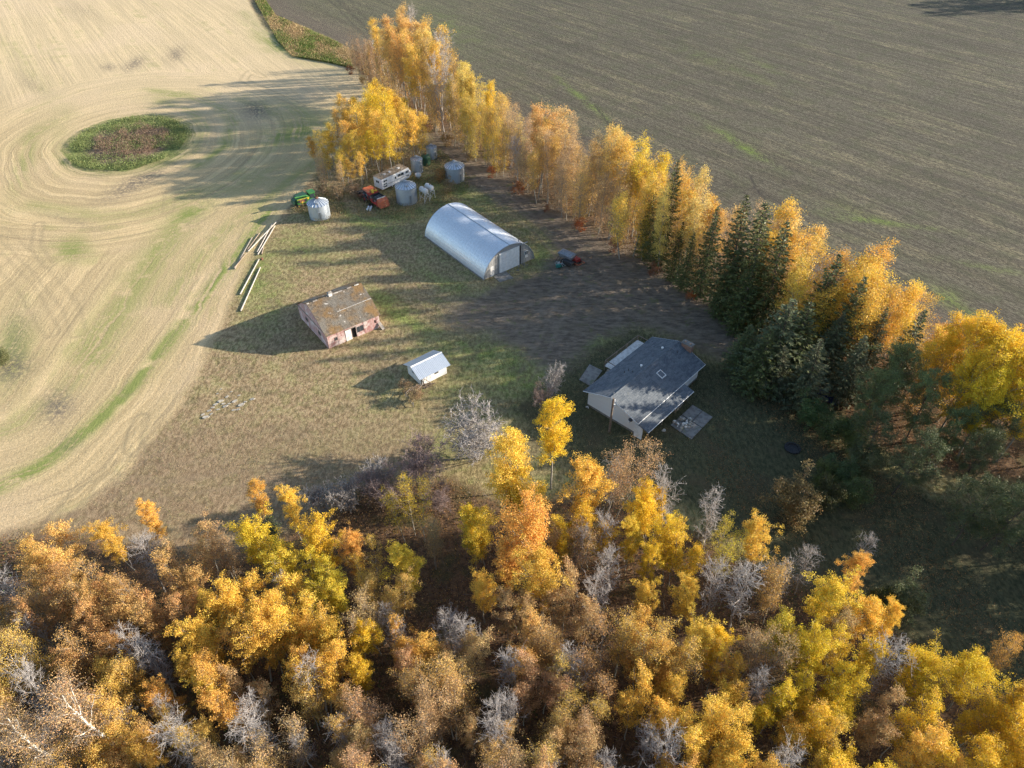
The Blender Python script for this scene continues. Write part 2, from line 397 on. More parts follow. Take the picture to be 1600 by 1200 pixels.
    gm = b.math('ADD', b.math('MULTIPLY', b.ramp(nG, .46, .62), .32), b.math('MULTIPLY', a['green'], b.ramp(nS, .28, .55)))
    gm = b.math('ADD', gm, b.math('MULTIPLY', b.ramp(X, -30, 10), .34))
    yard = b.mix(gm, tan, grn)
    yard = b.mix(b.math('MULTIPLY', b.ramp(nM, .52, .64), .5), yard, b.mix(b.ramp(nS, .4, .6), (.11, .085, .05), (.27, .21, .125)))
    yard = b.mix(b.math('MULTIPLY', b.ramp(nM, .46, .38), .35), yard, b.mix(b.ramp(nS, .4, .6), (.17, .16, .06), (.44, .38, .19)))
    dull = b.math('MULTIPLY', b.ramp(Y, 74, 60), b.ramp(X, -5, -16))
    yard = b.mix(b.math('MULTIPLY', dull, .6), yard, b.mix(b.ramp(nS, .35, .65), (.17, .115, .07), (.30, .215, .135)))
    yard = b.mix(b.math('MULTIPLY', b.ramp(nFF, .55, .75), .35), yard, (.42, .34, .2))
    yard = b.mix(b.math('MULTIPLY', b.ramp(nFF, .44, .30), .3), yard, (.08, .08, .035))
    yard = b.mix(b.math('MULTIPLY', a['trk'], .8), yard, (.23, .17, .11))
    lawn = b.mix(b.ramp(nS, .38, .62), (.048, .050, .026), (.115, .108, .055))  # grass colour darkened here to carry the shade of the trees
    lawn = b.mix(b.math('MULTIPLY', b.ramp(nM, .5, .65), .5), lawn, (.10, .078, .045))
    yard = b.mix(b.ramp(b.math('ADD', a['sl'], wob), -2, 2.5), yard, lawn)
    # ---- bare dirt of the driveway
    warpd = b.xyz(b.math('MULTIPLY', X, .30), b.math('MULTIPLY', Y, .9), 3.0)
    nD = b.noise(warpd, 1.7, 9, .78, .2)
    dirt = b.mix(b.ramp(nD, .37, .66), (.098, .078, .058), (.225, .18, .135))
    dirt = b.mix(b.math('MULTIPLY', a['trk'], .5), dirt, (.30, .235, .17))
    dirt = b.mix(b.math('MULTIPLY', b.ramp(nG, .56, .66), .6), dirt, (.13, .135, .055))
    dirt = b.mix(b.math('MULTIPLY', b.ramp(nM, .5, .68), .45), dirt, (.16, .125, .08))
    dirt = b.mix(b.math('MULTIPLY', b.ramp(nFF, .60, .72), .55), dirt, (.30, .22, .13))
    # ---- tilled field
    vk = b.n('ShaderNodeVectorRotate', rotation_type='Z_AXIS'); b.l(pos, vk.inputs['Vector']); vk.inputs['Angle'].default_value = R(50)
    sk = b.n('ShaderNodeSeparateXYZ'); b.l(vk.outputs[0], sk.inputs[0])
    vs = b.xyz(b.math('MULTIPLY', sk.outputs[0], .022), b.math('MULTIPLY', sk.outputs[1], .10), 0.0)
    nK = b.noise(vs, 1.6, 8, .62, .5)
    vs2 = b.xyz(b.math('MULTIPLY', sk.outputs[0], .55), b.math('MULTIPLY', sk.outputs[1], 1.3), 9.0)
    nK2 = b.noise(vs2, 2.2, 8, .82)
    till = b.mix(b.ramp(nK2, .40, .62), (.062, .056, .043), (.166, .150, .108))
    nK3 = b.noise(vs, 4.5, 6, .6, .3)
    till = b.mix(b.math('MULTIPLY', b.math('MULTIPLY', b.ramp(b.math('ADD', b.math('MULTIPLY', nK, .6), b.math('MULTIPLY', nK3, .4)), .48, .62), .7), b.ramp(nK2, .43, .58)), till, (.26, .225, .135))
    till = b.mix(b.math('MULTIPLY', b.ramp(nM, .46, .62), .35), till, (.085, .095, .050))
    till = b.mix(b.math('MULTIPLY', b.ramp(rows(sk.outputs[1], 1.0, 2.0, .5), .42, .60), .42), till, (.045, .038, .032))
    till = b.mix(b.math('MULTIPLY', b.math('MULTIPLY', b.ramp(X, 20, -30), .4), b.ramp(nK2, .4, .6)), till, (.17, .165, .09))
    till = b.mix(b.math('MULTIPLY', a['green'], b.ramp(b.math('ADD', nK2, b.math('MULTIPLY', nM, .4)), .58, .86)), till, (.155, .21, .05))
    till = b.mix(b.math('MULTIPLY', b.ramp(a['dk'], 16, 3), .55), till, b.mix(b.ramp(nK2, .4, .65), (.11, .082, .070), (.19, .15, .115)))
    till = b.mix(b.math('MULTIPLY', a['trk'], .62), till, (.055, .048, .042))
    # ---- litter under the trees
    lit = b.mix(b.ramp(nF, .36, .64), (.062, .042, .030), (.16, .10, .058))
    lit = b.mix(b.math('MULTIPLY', b.ramp(nFF, .54, .66), .75), lit, (.34, .17, .05))
    lit = b.mix(b.math('MULTIPLY', b.ramp(nM, .52, .66), .5), lit, (.075, .085, .032))
    # ---- put together
    c = yard
    c = b.mix(b.ramp(b.math('ADD', a['wd'], wob), -1.5, 1.5), c, lit)
    c = b.mix(b.math('MULTIPLY', b.ramp(b.math('ADD', a['dr'], wob), -2.5, 2.5), b.ramp(b.math('ADD', nG, b.math('MULTIPLY', a['dr'], .05)), .34, .46)), c, dirt)
    c = b.mix(b.ramp(b.math('ADD', a['dk'], wobs), -.5, .5), c, till)
    c = b.mix(b.ramp(b.math('ADD', a['st'], b.math('MULTIPLY', wob, .6)), -1.0, 1.0), c, straw)
    pdc = b.mix(b.ramp(nS, .35, .65), (.06, .085, .02), (.19, .23, .07))
    c = b.mix(rim, c, pdc)
    c = b.mix(b.ramp(b.math('ADD', a['pd'], wob), -3.2, -6.5), c, b.mix(b.ramp(nF, .4, .62), (.13, .085, .06), (.27, .20, .14)))
    b.l(c, p.inputs['Base Color'])
    p.inputs['Roughness'].default_value = .95; p.inputs['Specular IOR Level'].default_value = .1
    h = b.math('ADD', b.math('MULTIPLY', nS, .5), b.math('MULTIPLY', b.math('MULTIPLY', r1, b.ramp(a['st'], -1, 1)), .35))
    h = b.math('ADD', h, b.math('MULTIPLY', b.math('MULTIPLY', nK2, b.ramp(a['dk'], -1, 1)), .5))
    h = b.math('ADD', h, b.math('MULTIPLY', nFF, .10))
    h = b.math('SUBTRACT', h, b.math('MULTIPLY', a['trk'], .08))
    bp = b.n('ShaderNodeBump'); bp.inputs['Strength'].default_value = .7; bp.inputs['Distance'].default_value = .34
    b.l(h, bp.inputs['Height']); b.l(bp.outputs[0], p.inputs['Normal'])
    return m
M['ground'] = ground_material()
qz = zone[Q[:, 0]]
for z, nm in enumerate(['yard', 'stubble_field', 'tilled_field', 'driveway', 'woodland_floor', 'slough_hollow']):
    q = Q[qz == z]
    if not len(q): continue
    used, inv = np.unique(q, return_inverse=True)
    me = raw_mesh(nm, V[used], inv.reshape(-1, 4), M['ground'])
    for k, arr in A.items():
        at = me.attributes.new(k, 'FLOAT', 'POINT'); at.data.foreach_set('value', arr[used].astype(np.float32))
    me.polygons.foreach_set('use_smooth', np.ones(len(q), bool))
    o = bpy.data.objects.new(nm, me); COL.objects.link(o); o['kind'] = 'structure'

# ------------------------------------------------------------ plant building
def rand_rot(n, r):
    q = r.normal(size=(n, 4)); q /= np.linalg.norm(q, axis=1)[:, None]
    w, x, y, z = q.T
    return np.stack([np.stack([1-2*(y*y+z*z), 2*(x*y-z*w), 2*(x*z+y*w)], -1),
                     np.stack([2*(x*y+z*w), 1-2*(x*x+z*z), 2*(y*z-x*w)], -1)], 1)    # two axes per leaf
def leaf_quads(cent, size, r, aspect=.8, axes=None):
    n = len(cent)
    ax = rand_rot(n, r) if axes is None else axes
    s = (size*r.uniform(.6, 1.35, n))[:, None]
    a = ax[:, 0]*s*.5; c = ax[:, 1]*s*.5*aspect
    v = np.stack([cent-a, cent-c*.9, cent+a, cent+c], 1).reshape(-1, 3)
    return v, np.arange(4*n).reshape(n, 4)
class Tubes:
    def __init__(s): s.v = []; s.q = []; s.n = 0; s.mi = []
    def add(s, pts, rad, n=4, mi=0):
        pts = np.asarray(pts, float); k = len(pts)
        d = np.gradient(pts, axis=0); d /= np.linalg.norm(d, axis=1)[:, None]+1e-9
        ref = np.array([0, 0, 1.]) if abs(d[0, 2]) < .9 else np.array([1., 0, 0])
        a = np.cross(d, ref); a /= np.linalg.norm(a, axis=1)[:, None]+1e-9
        c = np.cross(a, d)
        t = np.arange(n)*2*np.pi/n
        ring = pts[:, None]+(a[:, None]*np.cos(t)[None, :, None]+c[:, None]*np.sin(t)[None, :, None])*np.asarray(rad)[:, None, None]
        s.v.append(ring.reshape(-1, 3))
        i = np.arange(k-1)[:, None]*n+np.arange(n)[None]
        j = np.arange(k-1)[:, None]*n+(np.arange(n)[None]+1) % n
        s.q.append(np.stack([i, j, j+n, i+n], -1).reshape(-1, 4)+s.n); s.n += k*n; s.mi.append(np.full((k-1)*n, mi, dtype=np.int32))
    def mesh(s, name, mat, mat2=None):
        me = raw_mesh(name, np.vstack(s.v), np.vstack(s.q), mat)
        if mat2: me.materials.append(mat2); me.polygons.foreach_set('material_index', np.concatenate(s.mi))
        me.polygons.foreach_set('use_smooth', np.ones(len(me.polygons), bool)); return me
def unit(v): return v/(np.linalg.norm(v)+1e-9)
def limb(p, d, L, r, seg=4, bend=.25, lift=.25):
    pts = [p]; d = unit(d)
    for i in range(seg):
        d = unit(d+r.normal(size=3)*bend*.5+np.array([0, 0, lift/seg]))
        pts.append(pts[-1]+d*L/seg)
    return np.array(pts)
def broadleaf(seed, h=14., start=.36, spread=2.9, nb=30, nsub=5, nleaf=9000, lsize=.18, bark='bark', leaf='leaf', r0=.15, puff=.36, twigs=2, elev=(.5, 1.1), lean=.03, stems=1, prof=1.0, aspect=.8, tw_r=1.0, bark2='twig', ir=.2, slean=None, sbase=.25):
    r = np.random.default_rng(seed); T = Tubes(); ends = []
    for s_ in range(stems):
        az = r.uniform(0, 6.28); ln = lean+(0 if stems == 1 else r.uniform(.15, .4) if slean is None else slean)
        lob = r.uniform(0, 6.28, 3)
        base = np.array([0, 0, -.15]) if stems == 1 else np.array([math.cos(az)*sbase, math.sin(az)*sbase, -.15])
        hh = h*(1 if s_ == 0 else r.uniform(.7, 1))
        n = 10; zz = np.linspace(0, 1, n)
        wan = np.cumsum(r.normal(size=(n, 2))*.10*h/14, 0); wan -= wan[0]
        tr = np.stack([base[0]+wan[:, 0]+math.cos(az)*ln*hh*zz**1.2, base[1]+wan[:, 1]+math.sin(az)*ln*hh*zz**1.2, base[2]+zz*hh], 1)
        rad = r0*h/14*(1-zz*.93)**.9/stems**.4
        T.add(tr, rad, 6)
        for i in range(nb//stems):
            t = start+(.98-start)*((i+r.uniform(0, 1))/(nb//stems))
            p = np.array([np.interp(t, zz, tr[:, k]) for k in range(3)])
            k = (t-start)/(1-start)
            L = spread*(.35+.75*math.sin(math.pi*min(1, (k*.85+.12)))**prof)*r.uniform(.65, 1.2)*(h/14)
            a2 = i*2.4+r.uniform(-.5, .5); L *= 1+ir*(math.sin(a2+lob[0])*.6+math.sin(2*a2+k*5+lob[1])*.6+math.sin(k*9+lob[2])*.5); e = r.uniform(*elev)*(1-.1*k)+.25*k
            d = np.array([math.cos(a2)*math.cos(e), math.sin(a2)*math.cos(e), math.sin(e)])
            br = limb(p, d, L, r, 4, .3, .35); rb = np.interp(t, zz, rad)*.55
            T.add(br, np.linspace(rb, .012, 5), 4)
            for j in range(nsub):
                tt = r.uniform(.3, 1); q = np.array([np.interp(tt*4, np.arange(5), br[:, k]) for k in range(3)])
                d2 = unit(d+r.normal(size=3)*.75)
                sb = limb(q, d2, L*r.uniform(.22, .45)+.25, r, 3, .35, .2)
                T.add(sb, np.linspace(rb*.4+.008, .008, 4)*tw_r, 3, 1)
                ends.append(sb[2]); ends.append(sb[3])
                for m in range(twigs):
                    tw = limb(sb[r.integers(1, 4)], unit(d2+r.normal(size=3)*.8), r.uniform(.25, .6), r, 2, .4, .2)
                    T.add(tw, np.array([.011, .008, .005])*tw_r, 3, 1)
                    ends.append(tw[2])
        ends.append(tr[-1])
    trunk = T.mesh('aspen_trunk', M[bark], M[bark2])
    crown = None
    if nleaf:
        E = np.array(ends); keep = r.uniform(size=len(E)) < .92
        E = E[keep]; ct = np.clip(r.normal(.5, .2, len(E)), 0, 1)
        w = r.uniform(.3, 1.6, len(E)); w /= w.sum()
        pick = r.choice(len(E), nleaf, p=w)
        off = r.normal(size=(nleaf, 3)); off *= (r.uniform(0, 1, nleaf)**.5/np.linalg.norm(off, axis=1))[:, None]*puff*1.5
        off[:, 2] *= .75
        c = E[pick]+off
        c[:, 2] = np.maximum(c[:, 2], .15)
        v, q = leaf_quads(c, lsize, r, aspect)
        crown = raw_mesh('aspen_crown', v, q, M[leaf], np.clip(ct[pick]+r.normal(0, .14, nleaf), 0, 1), r.uniform(0, 1, nleaf))
    return trunk, crown
def conifer(seed, h=15., rad=3.0, lsize=.30, nw=34, leaf='needle'):
    r = np.random.default_rng(seed); T = Tubes(); C = []; AX = []; TN = []
    T.add(np.array([[0, 0, -.15], [0.05, 0, h*.3], [0, .06, h*.7], [0, 0, h]]), [.2, .16, .08, .015], 6)
    for w in range(nw):
        t = w/(nw-1); z = h*(.05+.93*t**1.0)
        Lm = rad*(1-t)**.8*min(1, .6+t*4)+.18
        nbr = int(9-4*t)
        a0_ = r.uniform(0, 6.28)
        for i in range(nbr):
            az = a0_+i*6.283/nbr+r.uniform(-.3, .3); L = Lm*r.uniform(.7, 1.18)
            e = -.12+.55*t+r.uniform(-.1, .1)
            d = np.array([math.cos(az)*math.cos(e), math.sin(az)*math.cos(e), math.sin(e)])
            side = np.array([-math.sin(az), math.cos(az), 0])
            b0 = np.array([0, 0, z+r.uniform(-.1, .1)])
            b1 = b0+d*L*.6+np.array([0, 0, -.07*L]); b2 = b0+d*L+np.array([0, 0, .02*L])
            T.add(np.array([b0, b1, b2]), [.03, .018, .006], 3)
            ns = max(3, int(L/.085)); tt = r.uniform(.12, 1, ns)
            tone = np.clip(r.normal(.5, .15), 0, 1)
            for u in tt:
                q = b0+(b1-b0)*min(1, u/.6) if u < .6 else b1+(b2-b1)*(u-.6)/.4
                sgn = 1 if r.uniform() < .5 else -1
                wd = (1-u)*L*.30+.08
                dd = unit(d*.9+side*sgn*r.uniform(.3, 1.1)+np.array([0, 0, r.uniform(-.5, .1)]))
                C.append(q+side*sgn*r.uniform(0, wd)+np.array([0, 0, -r.uniform(0, .16)])); 
                nn = unit(np.cross(dd, r.normal(size=3)*.6+np.array([0, 0, 1])))
                AX.append((dd, nn)); TN.append(tone)
    C = np.array(C); AX = np.array(AX)
    v, q = leaf_quads(C, lsize*1.35, r, .42, AX)
    return T.mesh('spruce_trunk', M['bark_dark']), raw_mesh('spruce_crown', v, q, M[leaf], TN, r.uniform(0, 1, len(C)))

PR = {}
PR['full'] = [broadleaf(100+i, start=.30+.04*(i % 3), spread=2.6+.25*(i % 2), nleaf=19000, lsize=.135, nb=34, puff=.33, ir=.45, r0=.14) for i in range(5)]
PR['multi'] = [broadleaf(110+i, start=.34, spread=1.75, nleaf=19000, lsize=.13, nb=66+6*i, nsub=4, puff=.30, ir=.45, r0=.15, stems=3+(i % 2), slean=.06, sbase=1.75, prof=.8) for i in range(4)]
PR['thin'] = [broadleaf(120+i, start=.30, spread=1.75, nleaf=8500, lsize=.11, nb=66, nsub=5, puff=.36, twigs=3, ir=.45, stems=3, slean=.07, sbase=1.7, r0=.15, prof=.8) for i in range(4)]
PR['belt'] = [broadleaf(140+i, h=15, start=.30-.05*(i % 3), spread=1.7, nleaf=10500, lsize=.15, nb=60, nsub=4, puff=.48, bark='bark', r0=.13, prof=.6, stems=2, slean=.05, sbase=1.25, ir=.4) for i in range(4)]
PR['belthi'] = [broadleaf(170+i, h=15, start=.46, spread=1.75, nleaf=9500, lsize=.15, nb=52, nsub=4, puff=.42, r0=.13, stems=2, slean=.05, sbase=1.25, ir=.45) for i in range(3)]
PR['beltthin'] = [broadleaf(150+i, h=15, start=.10, spread=1.7, nleaf=6000, lsize=.135, nb=64, nsub=4, puff=.55, twigs=3, r0=.12, prof=.5, stems=2, slean=.05, sbase=1.2, ir=.4) for i in range(3)]
PR['big'] = [broadleaf(160+i, start=.30, spread=4.4, nleaf=30000, lsize=.15, nb=46, nsub=7, r0=.2, puff=.45, ir=.4) for i in range(3)]
PR['bare'] = [broadleaf(180+i, start=.22, spread=2.7, nleaf=0, nb=34, nsub=7, twigs=5, bark='bark_grey', bark2='bark_grey', tw_r=1.35) for i in range(3)]
PR['birch'] = [broadleaf(190+i, h=15, start=.42, spread=2.9, nleaf=6000, lsize=.09, nb=15, nsub=10, twigs=7, bark='bark_white', r0=.24, puff=.5, stems=1, elev=(.75, 1.2), ir=.3) for i in range(2)]
PR['shrub'] = [broadleaf(200+i, h=5.5, start=.12, spread=6.2, nleaf=0, nb=48, nsub=9, twigs=8, bark='bark_grey', bark2='bark_grey', tw_r=2.0, stems=6, r0=.22, elev=(.6, 1.2)) for i in range(2)]
PR['shrubpink'] = [broadleaf(210+i, h=6, start=.12, spread=5.8, nleaf=2600, lsize=.11, nb=44, nsub=9, twigs=7, bark='bark_pink', bark2='bark_pink', tw_r=1.6, stems=6, r0=.2) for i in range(2)]
PR['bush'] = [broadleaf(220+i, h=5.0, start=.06, spread=6.0, nleaf=8500, lsize=.17, nb=40, nsub=5, twigs=1, stems=5, bark='bark_dark', puff=.4) for i in range(3)]
PR['smallbush'] = [broadleaf(230+i, h=2.4, start=.05, spread=6.0, nleaf=1500, lsize=.15, nb=20, nsub=3, twigs=1, stems=4, bark='bark_grey', puff=.3) for i in range(3)]
PR['spruce'] = [conifer(240+i, rad=2.7+.3*i) for i in range(3)]
PR['pine'] = [broadleaf(250+i, h=13, start=.24, spread=3.3, nleaf=19000, lsize=.19, nb=42, nsub=5, leaf='needle', bark='bark_dark', bark2='bark_dark', puff=.34, aspect=.42, elev=(.1, .5), ir=.3) for i in range(2)]
PH = {'belthi': 15, 'multi': 14, 'full': 14, 'thin': 14, 'belt': 15, 'beltthin': 15, 'big': 14, 'bare': 14, 'birch': 15, 'shrub': 5.5, 'shrubpink': 6, 'bush': 5, 'smallbush': 2.4, 'spruce': 15, 'pine': 13}
OBN = {'belthi': 'aspen_tree', 'multi': 'aspen_tree', 'full': 'aspen_tree', 'thin': 'aspen_tree', 'belt': 'aspen_tree', 'beltthin': 'aspen_tree', 'big': 'poplar_tree', 'bare': 'bare_tree', 'birch': 'birch_tree', 'shrub': 'bare_shrub', 'shrubpink': 'bare_shrub', 'bush': 'leafy_shrub', 'smallbush': 'low_bush', 'spruce': 'spruce_tree', 'pine': 'pine_tree'}
CATN = {'aspen_tree': 'aspen', 'poplar_tree': 'poplar', 'bare_tree': 'bare tree', 'birch_tree': 'birch', 'bare_shrub': 'shrub', 'leafy_shrub': 'shrub', 'low_bush': 'bush', 'spruce_tree': 'spruce', 'pine_tree': 'pine'}
LC = {'Y': (.78, .555, .045), 'G': (.77, .525, .085), 'O': (.72, .435, .095), 'R': (.56, .35, .12), 'L': (.72, .56, .06), 'T': (.53, .365, .16), 'B': (.3, .25, .2), 'P': (.56, .365, .165)}
CW = {'Y': 'bright yellow', 'G': 'golden', 'O': 'orange', 'R': 'rust brown', 'L': 'lime yellow', 'T': 'tan leaved', 'P': 'pale russet'}
def plant(kind, x, y, h, colour, label, group=None, wide=1.0, tilt=.04):
    tr, cr = PR[kind][random.randrange(len(PR[kind]))]
    s = h/PH[kind]
    nm = OBN[kind]
    o = thing(nm, label, CATN[nm], (x, y, 0), random.uniform(0, 6.28), group)
    o.rotation_euler[0] = random.gauss(0, tilt); o.rotation_euler[1] = random.gauss(0, tilt)
    o.scale = (s*wide, s*wide, s)
    shrub = nm in ('bare_shrub', 'leafy_shrub', 'low_bush')
    part('stems' if shrub else 'trunk', tr, o)
    if cr:
        c = part('crown' if not shrub else 'foliage', cr, o)
        k = random.uniform(.86, 1.12)
        c.color = (colour[0]*k, colour[1]*k*random.uniform(.93, 1.07), colour[2]*k, 1)
    return o

# ------------------------------------------------------------ buildings
def metal(name, c, rough=.42, metallic=.55, stain=(.30, .26, .22), sc_=1.2, amt=(.62, .8)):
    m, nt, p = newmat(name); b = NB(nt)
    tc = b.n('ShaderNodeTexCoord'); v = tc.outputs['Object']
    n1 = b.noise(v, sc_, 6, .65); n2 = b.noise(v, sc_*6, 4, .6)
    c2 = b.mix(b.ramp(n2, .3, .7), tuple(x*.86 for x in c), c)
    b.l(b.mix(b.ramp(n1, *amt), c2, stain), p.inputs['Base Color'])
    b.l(b.math('MULTIPLY_ADD', n1, .3, rough-.15), p.inputs['Roughness']); p.inputs['Metallic'].default_value = metallic
    return m
M['galv'] = metal('galvanised_steel', (.47, .52, .57))
M['galv_roof'] = metal('galvanised_roof', (.58, .63, .68), .38)
M['galv_dark'] = metal('darker_steel', (.22, .25, .28), .5)  # darker steel for the bin roof ribs
M['galv_old'] = metal('old_galvanised', (.38, .42, .46), .5, .5)
M['arch'] = metal('galvalume_arch', (.68, .72, .76), .40, .45, (.52, .54, .56), .5, (.66, .85))
M['endwall'] = pm('grey_cladding', (.34, .33, .31), (.24, .235, .225), 1.5, .7, stretch=(6, 6, .6))
M['rust'] = pm('rust', (.20, .08, .04), (.12, .06, .04), 4, .9)
M['white'] = pm('white_paint', (.78, .78, .76), (.66, .66, .64), 2, .6)
M['white_dirty'] = pm('dirty_white', (.68, .67, .64), (.5, .48, .45), 2.5, .7)
M['trim'] = pm('trim', (.74, .74, .72), (.62, .62, .6), 4, .55)
M['rock_worn'] = pm('worn_ridge', (.50, .47, .42), (.26, .23, .19), 5, .9)
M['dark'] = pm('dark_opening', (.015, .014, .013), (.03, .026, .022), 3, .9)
M['concrete'] = pm('concrete', (.24, .225, .20), (.15, .14, .125), 1.6, .9, bump=.01, c3=(.15, .16, .10), s3=.8, t3=(.58, .68))
M['wood_grey'] = pm('weathered_wood', (.27, .24, .21), (.17, .15, .13), 3, .85, stretch=(1, 8, 8))
M['pole_wood'] = pm('pole_wood', (.22, .16, .11), (.13, .10, .08), 4, .85)
M['rubber'] = pm('rubber', (.03, .03, .03), (.05, .048, .045), 5, .85)
M['black_metal'] = pm('black_metal', (.04, .04, .045), (.07, .065, .06), 5, .5, .4)
gl, nt_, p_ = newmat('window_glass'); p_.inputs['Base Color'].default_value = (.035, .045, .055, 1); p_.inputs['Roughness'].default_value = .08; p_.inputs['Specular IOR Level'].default_value = .8
M['glass'] = gl
# siding and shingles with fine courses
def lapped(name, c1, c2, pitch, axis_, rough=.7, c3=None, speck=8, t3=(.6, .7), s3=.9, dist=.02, vert=False):
    m, nt, p = newmat(name); b = NB(nt)
    tc = b.n('ShaderNodeTexCoord'); sep = b.n('ShaderNodeSeparateXYZ'); b.l(tc.outputs['Object'], sep.inputs[0])
    k = b.math('FRACT', b.math('MULTIPLY', sep.outputs[axis_], 1/pitch))
    row = b.math('FLOOR', b.math('MULTIPLY', sep.outputs[axis_], 1/pitch))
    n1 = b.noise(tc.outputs['Object'], speck, 5, .7); n0 = b.noise(tc.outputs['Object'], .7, 5, .6)
    ox = b.math('FLOOR', b.math('MULTIPLY', sep.outputs[0 if axis_ else 1], 1/(pitch*2.2)))
    wnz = b.n('ShaderNodeTexWhiteNoise'); b.l(b.xyz(row, ox if not vert else 0.0, 0.0), wnz.inputs[0])
    c = b.mix(b.ramp(b.math('ADD', b.math('MULTIPLY', n1, .82), b.math('MULTIPLY', wnz.outputs[0], .18)), .3, .72), c1, c2)
    if c3: c = b.mix(b.ramp(b.math('ADD', b.math('MULTIPLY', n1, .25), b.math('MULTIPLY', n0, .75)), *t3), c, c3)
    b.l(c, p.inputs['Base Color']); p.inputs['Roughness'].default_value = rough
    bp = b.n('ShaderNodeBump'); bp.inputs['Distance'].default_value = dist
    b.l(b.math('ADD', k, b.math('MULTIPLY', n1, .5)), bp.inputs['Height']); b.l(bp.outputs[0], p.inputs['Normal'])
    return m
M['siding'] = lapped('house_siding', (.70, .70, .69), (.78, .78, .77), .2, 2, .6)
M['shingle'] = lapped('house_shingles', (.060, .075, .092), (.150, .165, .178), .28, 1, .9, c3=(.13, .138, .125), dist=.03, speck=6)
M['shed_wall'] = lapped('shed_siding', (.76, .76, .73), (.66, .65, .62), .22, 2, .65)
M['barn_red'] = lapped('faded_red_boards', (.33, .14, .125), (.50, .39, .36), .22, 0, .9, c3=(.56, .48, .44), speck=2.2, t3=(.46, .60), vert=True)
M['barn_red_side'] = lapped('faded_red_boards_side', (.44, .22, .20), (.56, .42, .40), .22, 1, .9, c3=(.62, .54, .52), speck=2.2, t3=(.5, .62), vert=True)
def barnroof():
    m, nt, p = newmat('old_barn_shingles'); b = NB(nt)
    tc = b.n('ShaderNodeTexCoord'); v = tc.outputs['Object']
    n0 = b.noise(v, .42, 4, .55); n1 = b.noise(v, 3.2, 6, .75); n2 = b.noise(v, 1.1, 5, .65, .4)
    c = b.mix(b.ramp(n1, .34, .66), (.075, .058, .042), (.185, .145, .10))
    c = b.mix(b.math('MULTIPLY', b.ramp(n0, .46, .60), .8), c, b.mix(n1, (.15, .085, .03), (.25, .145, .05)))
    c = b.mix(b.math('MULTIPLY', b.ramp(n0, .48, .36), .7), c, b.mix(n1, (.095, .09, .078), (.21, .195, .165)))
    c = b.mix(b.ramp(n2, .63, .70), c, (.50, .46, .41))
    b.l(c, p.inputs['Base Color']); p.inputs['Roughness'].default_value = .95
    bp = b.n('ShaderNodeBump'); bp.inputs['Distance'].default_value = .06; b.l(n1, bp.inputs['Height']); b.l(bp.outputs[0], p.inputs['Normal'])
    return m
M['barn_roof'] = barnroof()

def wall_with_holes(mb, L, H, holes, t=.15):
    """vertical wall in the local XZ plane from x=0..L, z=0..H, thickness t towards +y, with rectangular openings"""
    xs_ = sorted({0, L, *[h[0] for h in holes], *[h[1] for h in holes]})
    for xa, xb in zip(xs_[:-1], xs_[1:]):
        hs = sorted([(h[2], h[3]) for h in holes if h[0] <= xa and h[1] >= xb])
        z = 0
        for za, zb in hs:
            if za > z: mb.box(xa, xb, 0, t, z, za)
            z = zb
        if z < H: mb.box(xa, xb, 0, t, z, H)
def window(parent, mtx, w, h, frame='trim', name='window'):
    """a framed window lying in its local XZ plane, facing -y, origin lower left"""
    f = MB(); e = .06
    for a in ((-e, w+e, -.05, .05, -e, 0), (-e, w+e, -.05, .05, h, h+e), (-e, 0, -.05, .05, 0, h), (w, w+e, -.05, .05, 0, h), (w/2-.02, w/2+.02, -.04, .03, 0, h)):
        f.box(*a, m=mtx)
    o = f.build(name, M[frame], parent)
    MB().box(0, w, -.015, .01, 0, h, m=mtx).build('pane', M['glass'], o)
    return o
T_ = Matrix.Translation
def RZ(a): return Matrix.Rotation(a, 4, 'Z')

# ---- arched metal shed
W_, L_, Hq = 11.1, 18.4, 5.0
q = thing('arched_shed', 'large silver arch roofed metal shed with white sliding door', 'shed', (-4.81, 102.0, 0), R(38.2))
def prof(n=30):
    out = []
    for i in range(n+1):
        th_ = math.pi*i/n
        x = -math.cos(th_); c_ = abs(math.sin(th_))
        z = 4.45*(1-abs(x)**2.35)**.56 if abs(x) < 1 else 0
        out.append((W_/2+x*W_/2, z+.42*(1-abs(x))**1.0*(1 if z > 0 else 0)))
    return out
pr = prof()
npan = 23
pitch = L_/npan
for k in range(npan):
    vs, fs = [], []
    sub = [(0, 0), (.18, 0), (.26, .035), (.44, .035), (.52, 0), (.72, 0), (.80, .035), (.92, .035), (1.0, 0)]
    nrm = []
    for i, (x, z) in enumerate(pr):
        a_, b_ = pr[max(i-1, 0)], pr[min(i+1, len(pr)-1)]
        tx, tz = b_[0]-a_[0], b_[1]-a_[1]; l_ = math.hypot(tx, tz)
        nrm.append((-tz/l_, tx/l_))
    for i, (x, z) in enumerate(pr):
        for (f_, d_) in sub:
            vs.append((x+nrm[i][0]*d_, (k+f_*.995)*pitch, max(0, z)+nrm[i][1]*d_))
    ns = len(sub)
    for i in range(len(pr)-1):
        for j in range(ns-1):
            fs.append((i*ns+j, i*ns+j+1, (i+1)*ns+j+1, (i+1)*ns+j))
    o = MB().add(vs, fs).build('arch_panel', M['arch'], q, smooth=False)
    sol = [(x-nrm[i][0]*.02, z-nrm[i][1]*.02) for i, (x, z) in enumerate(pr)]
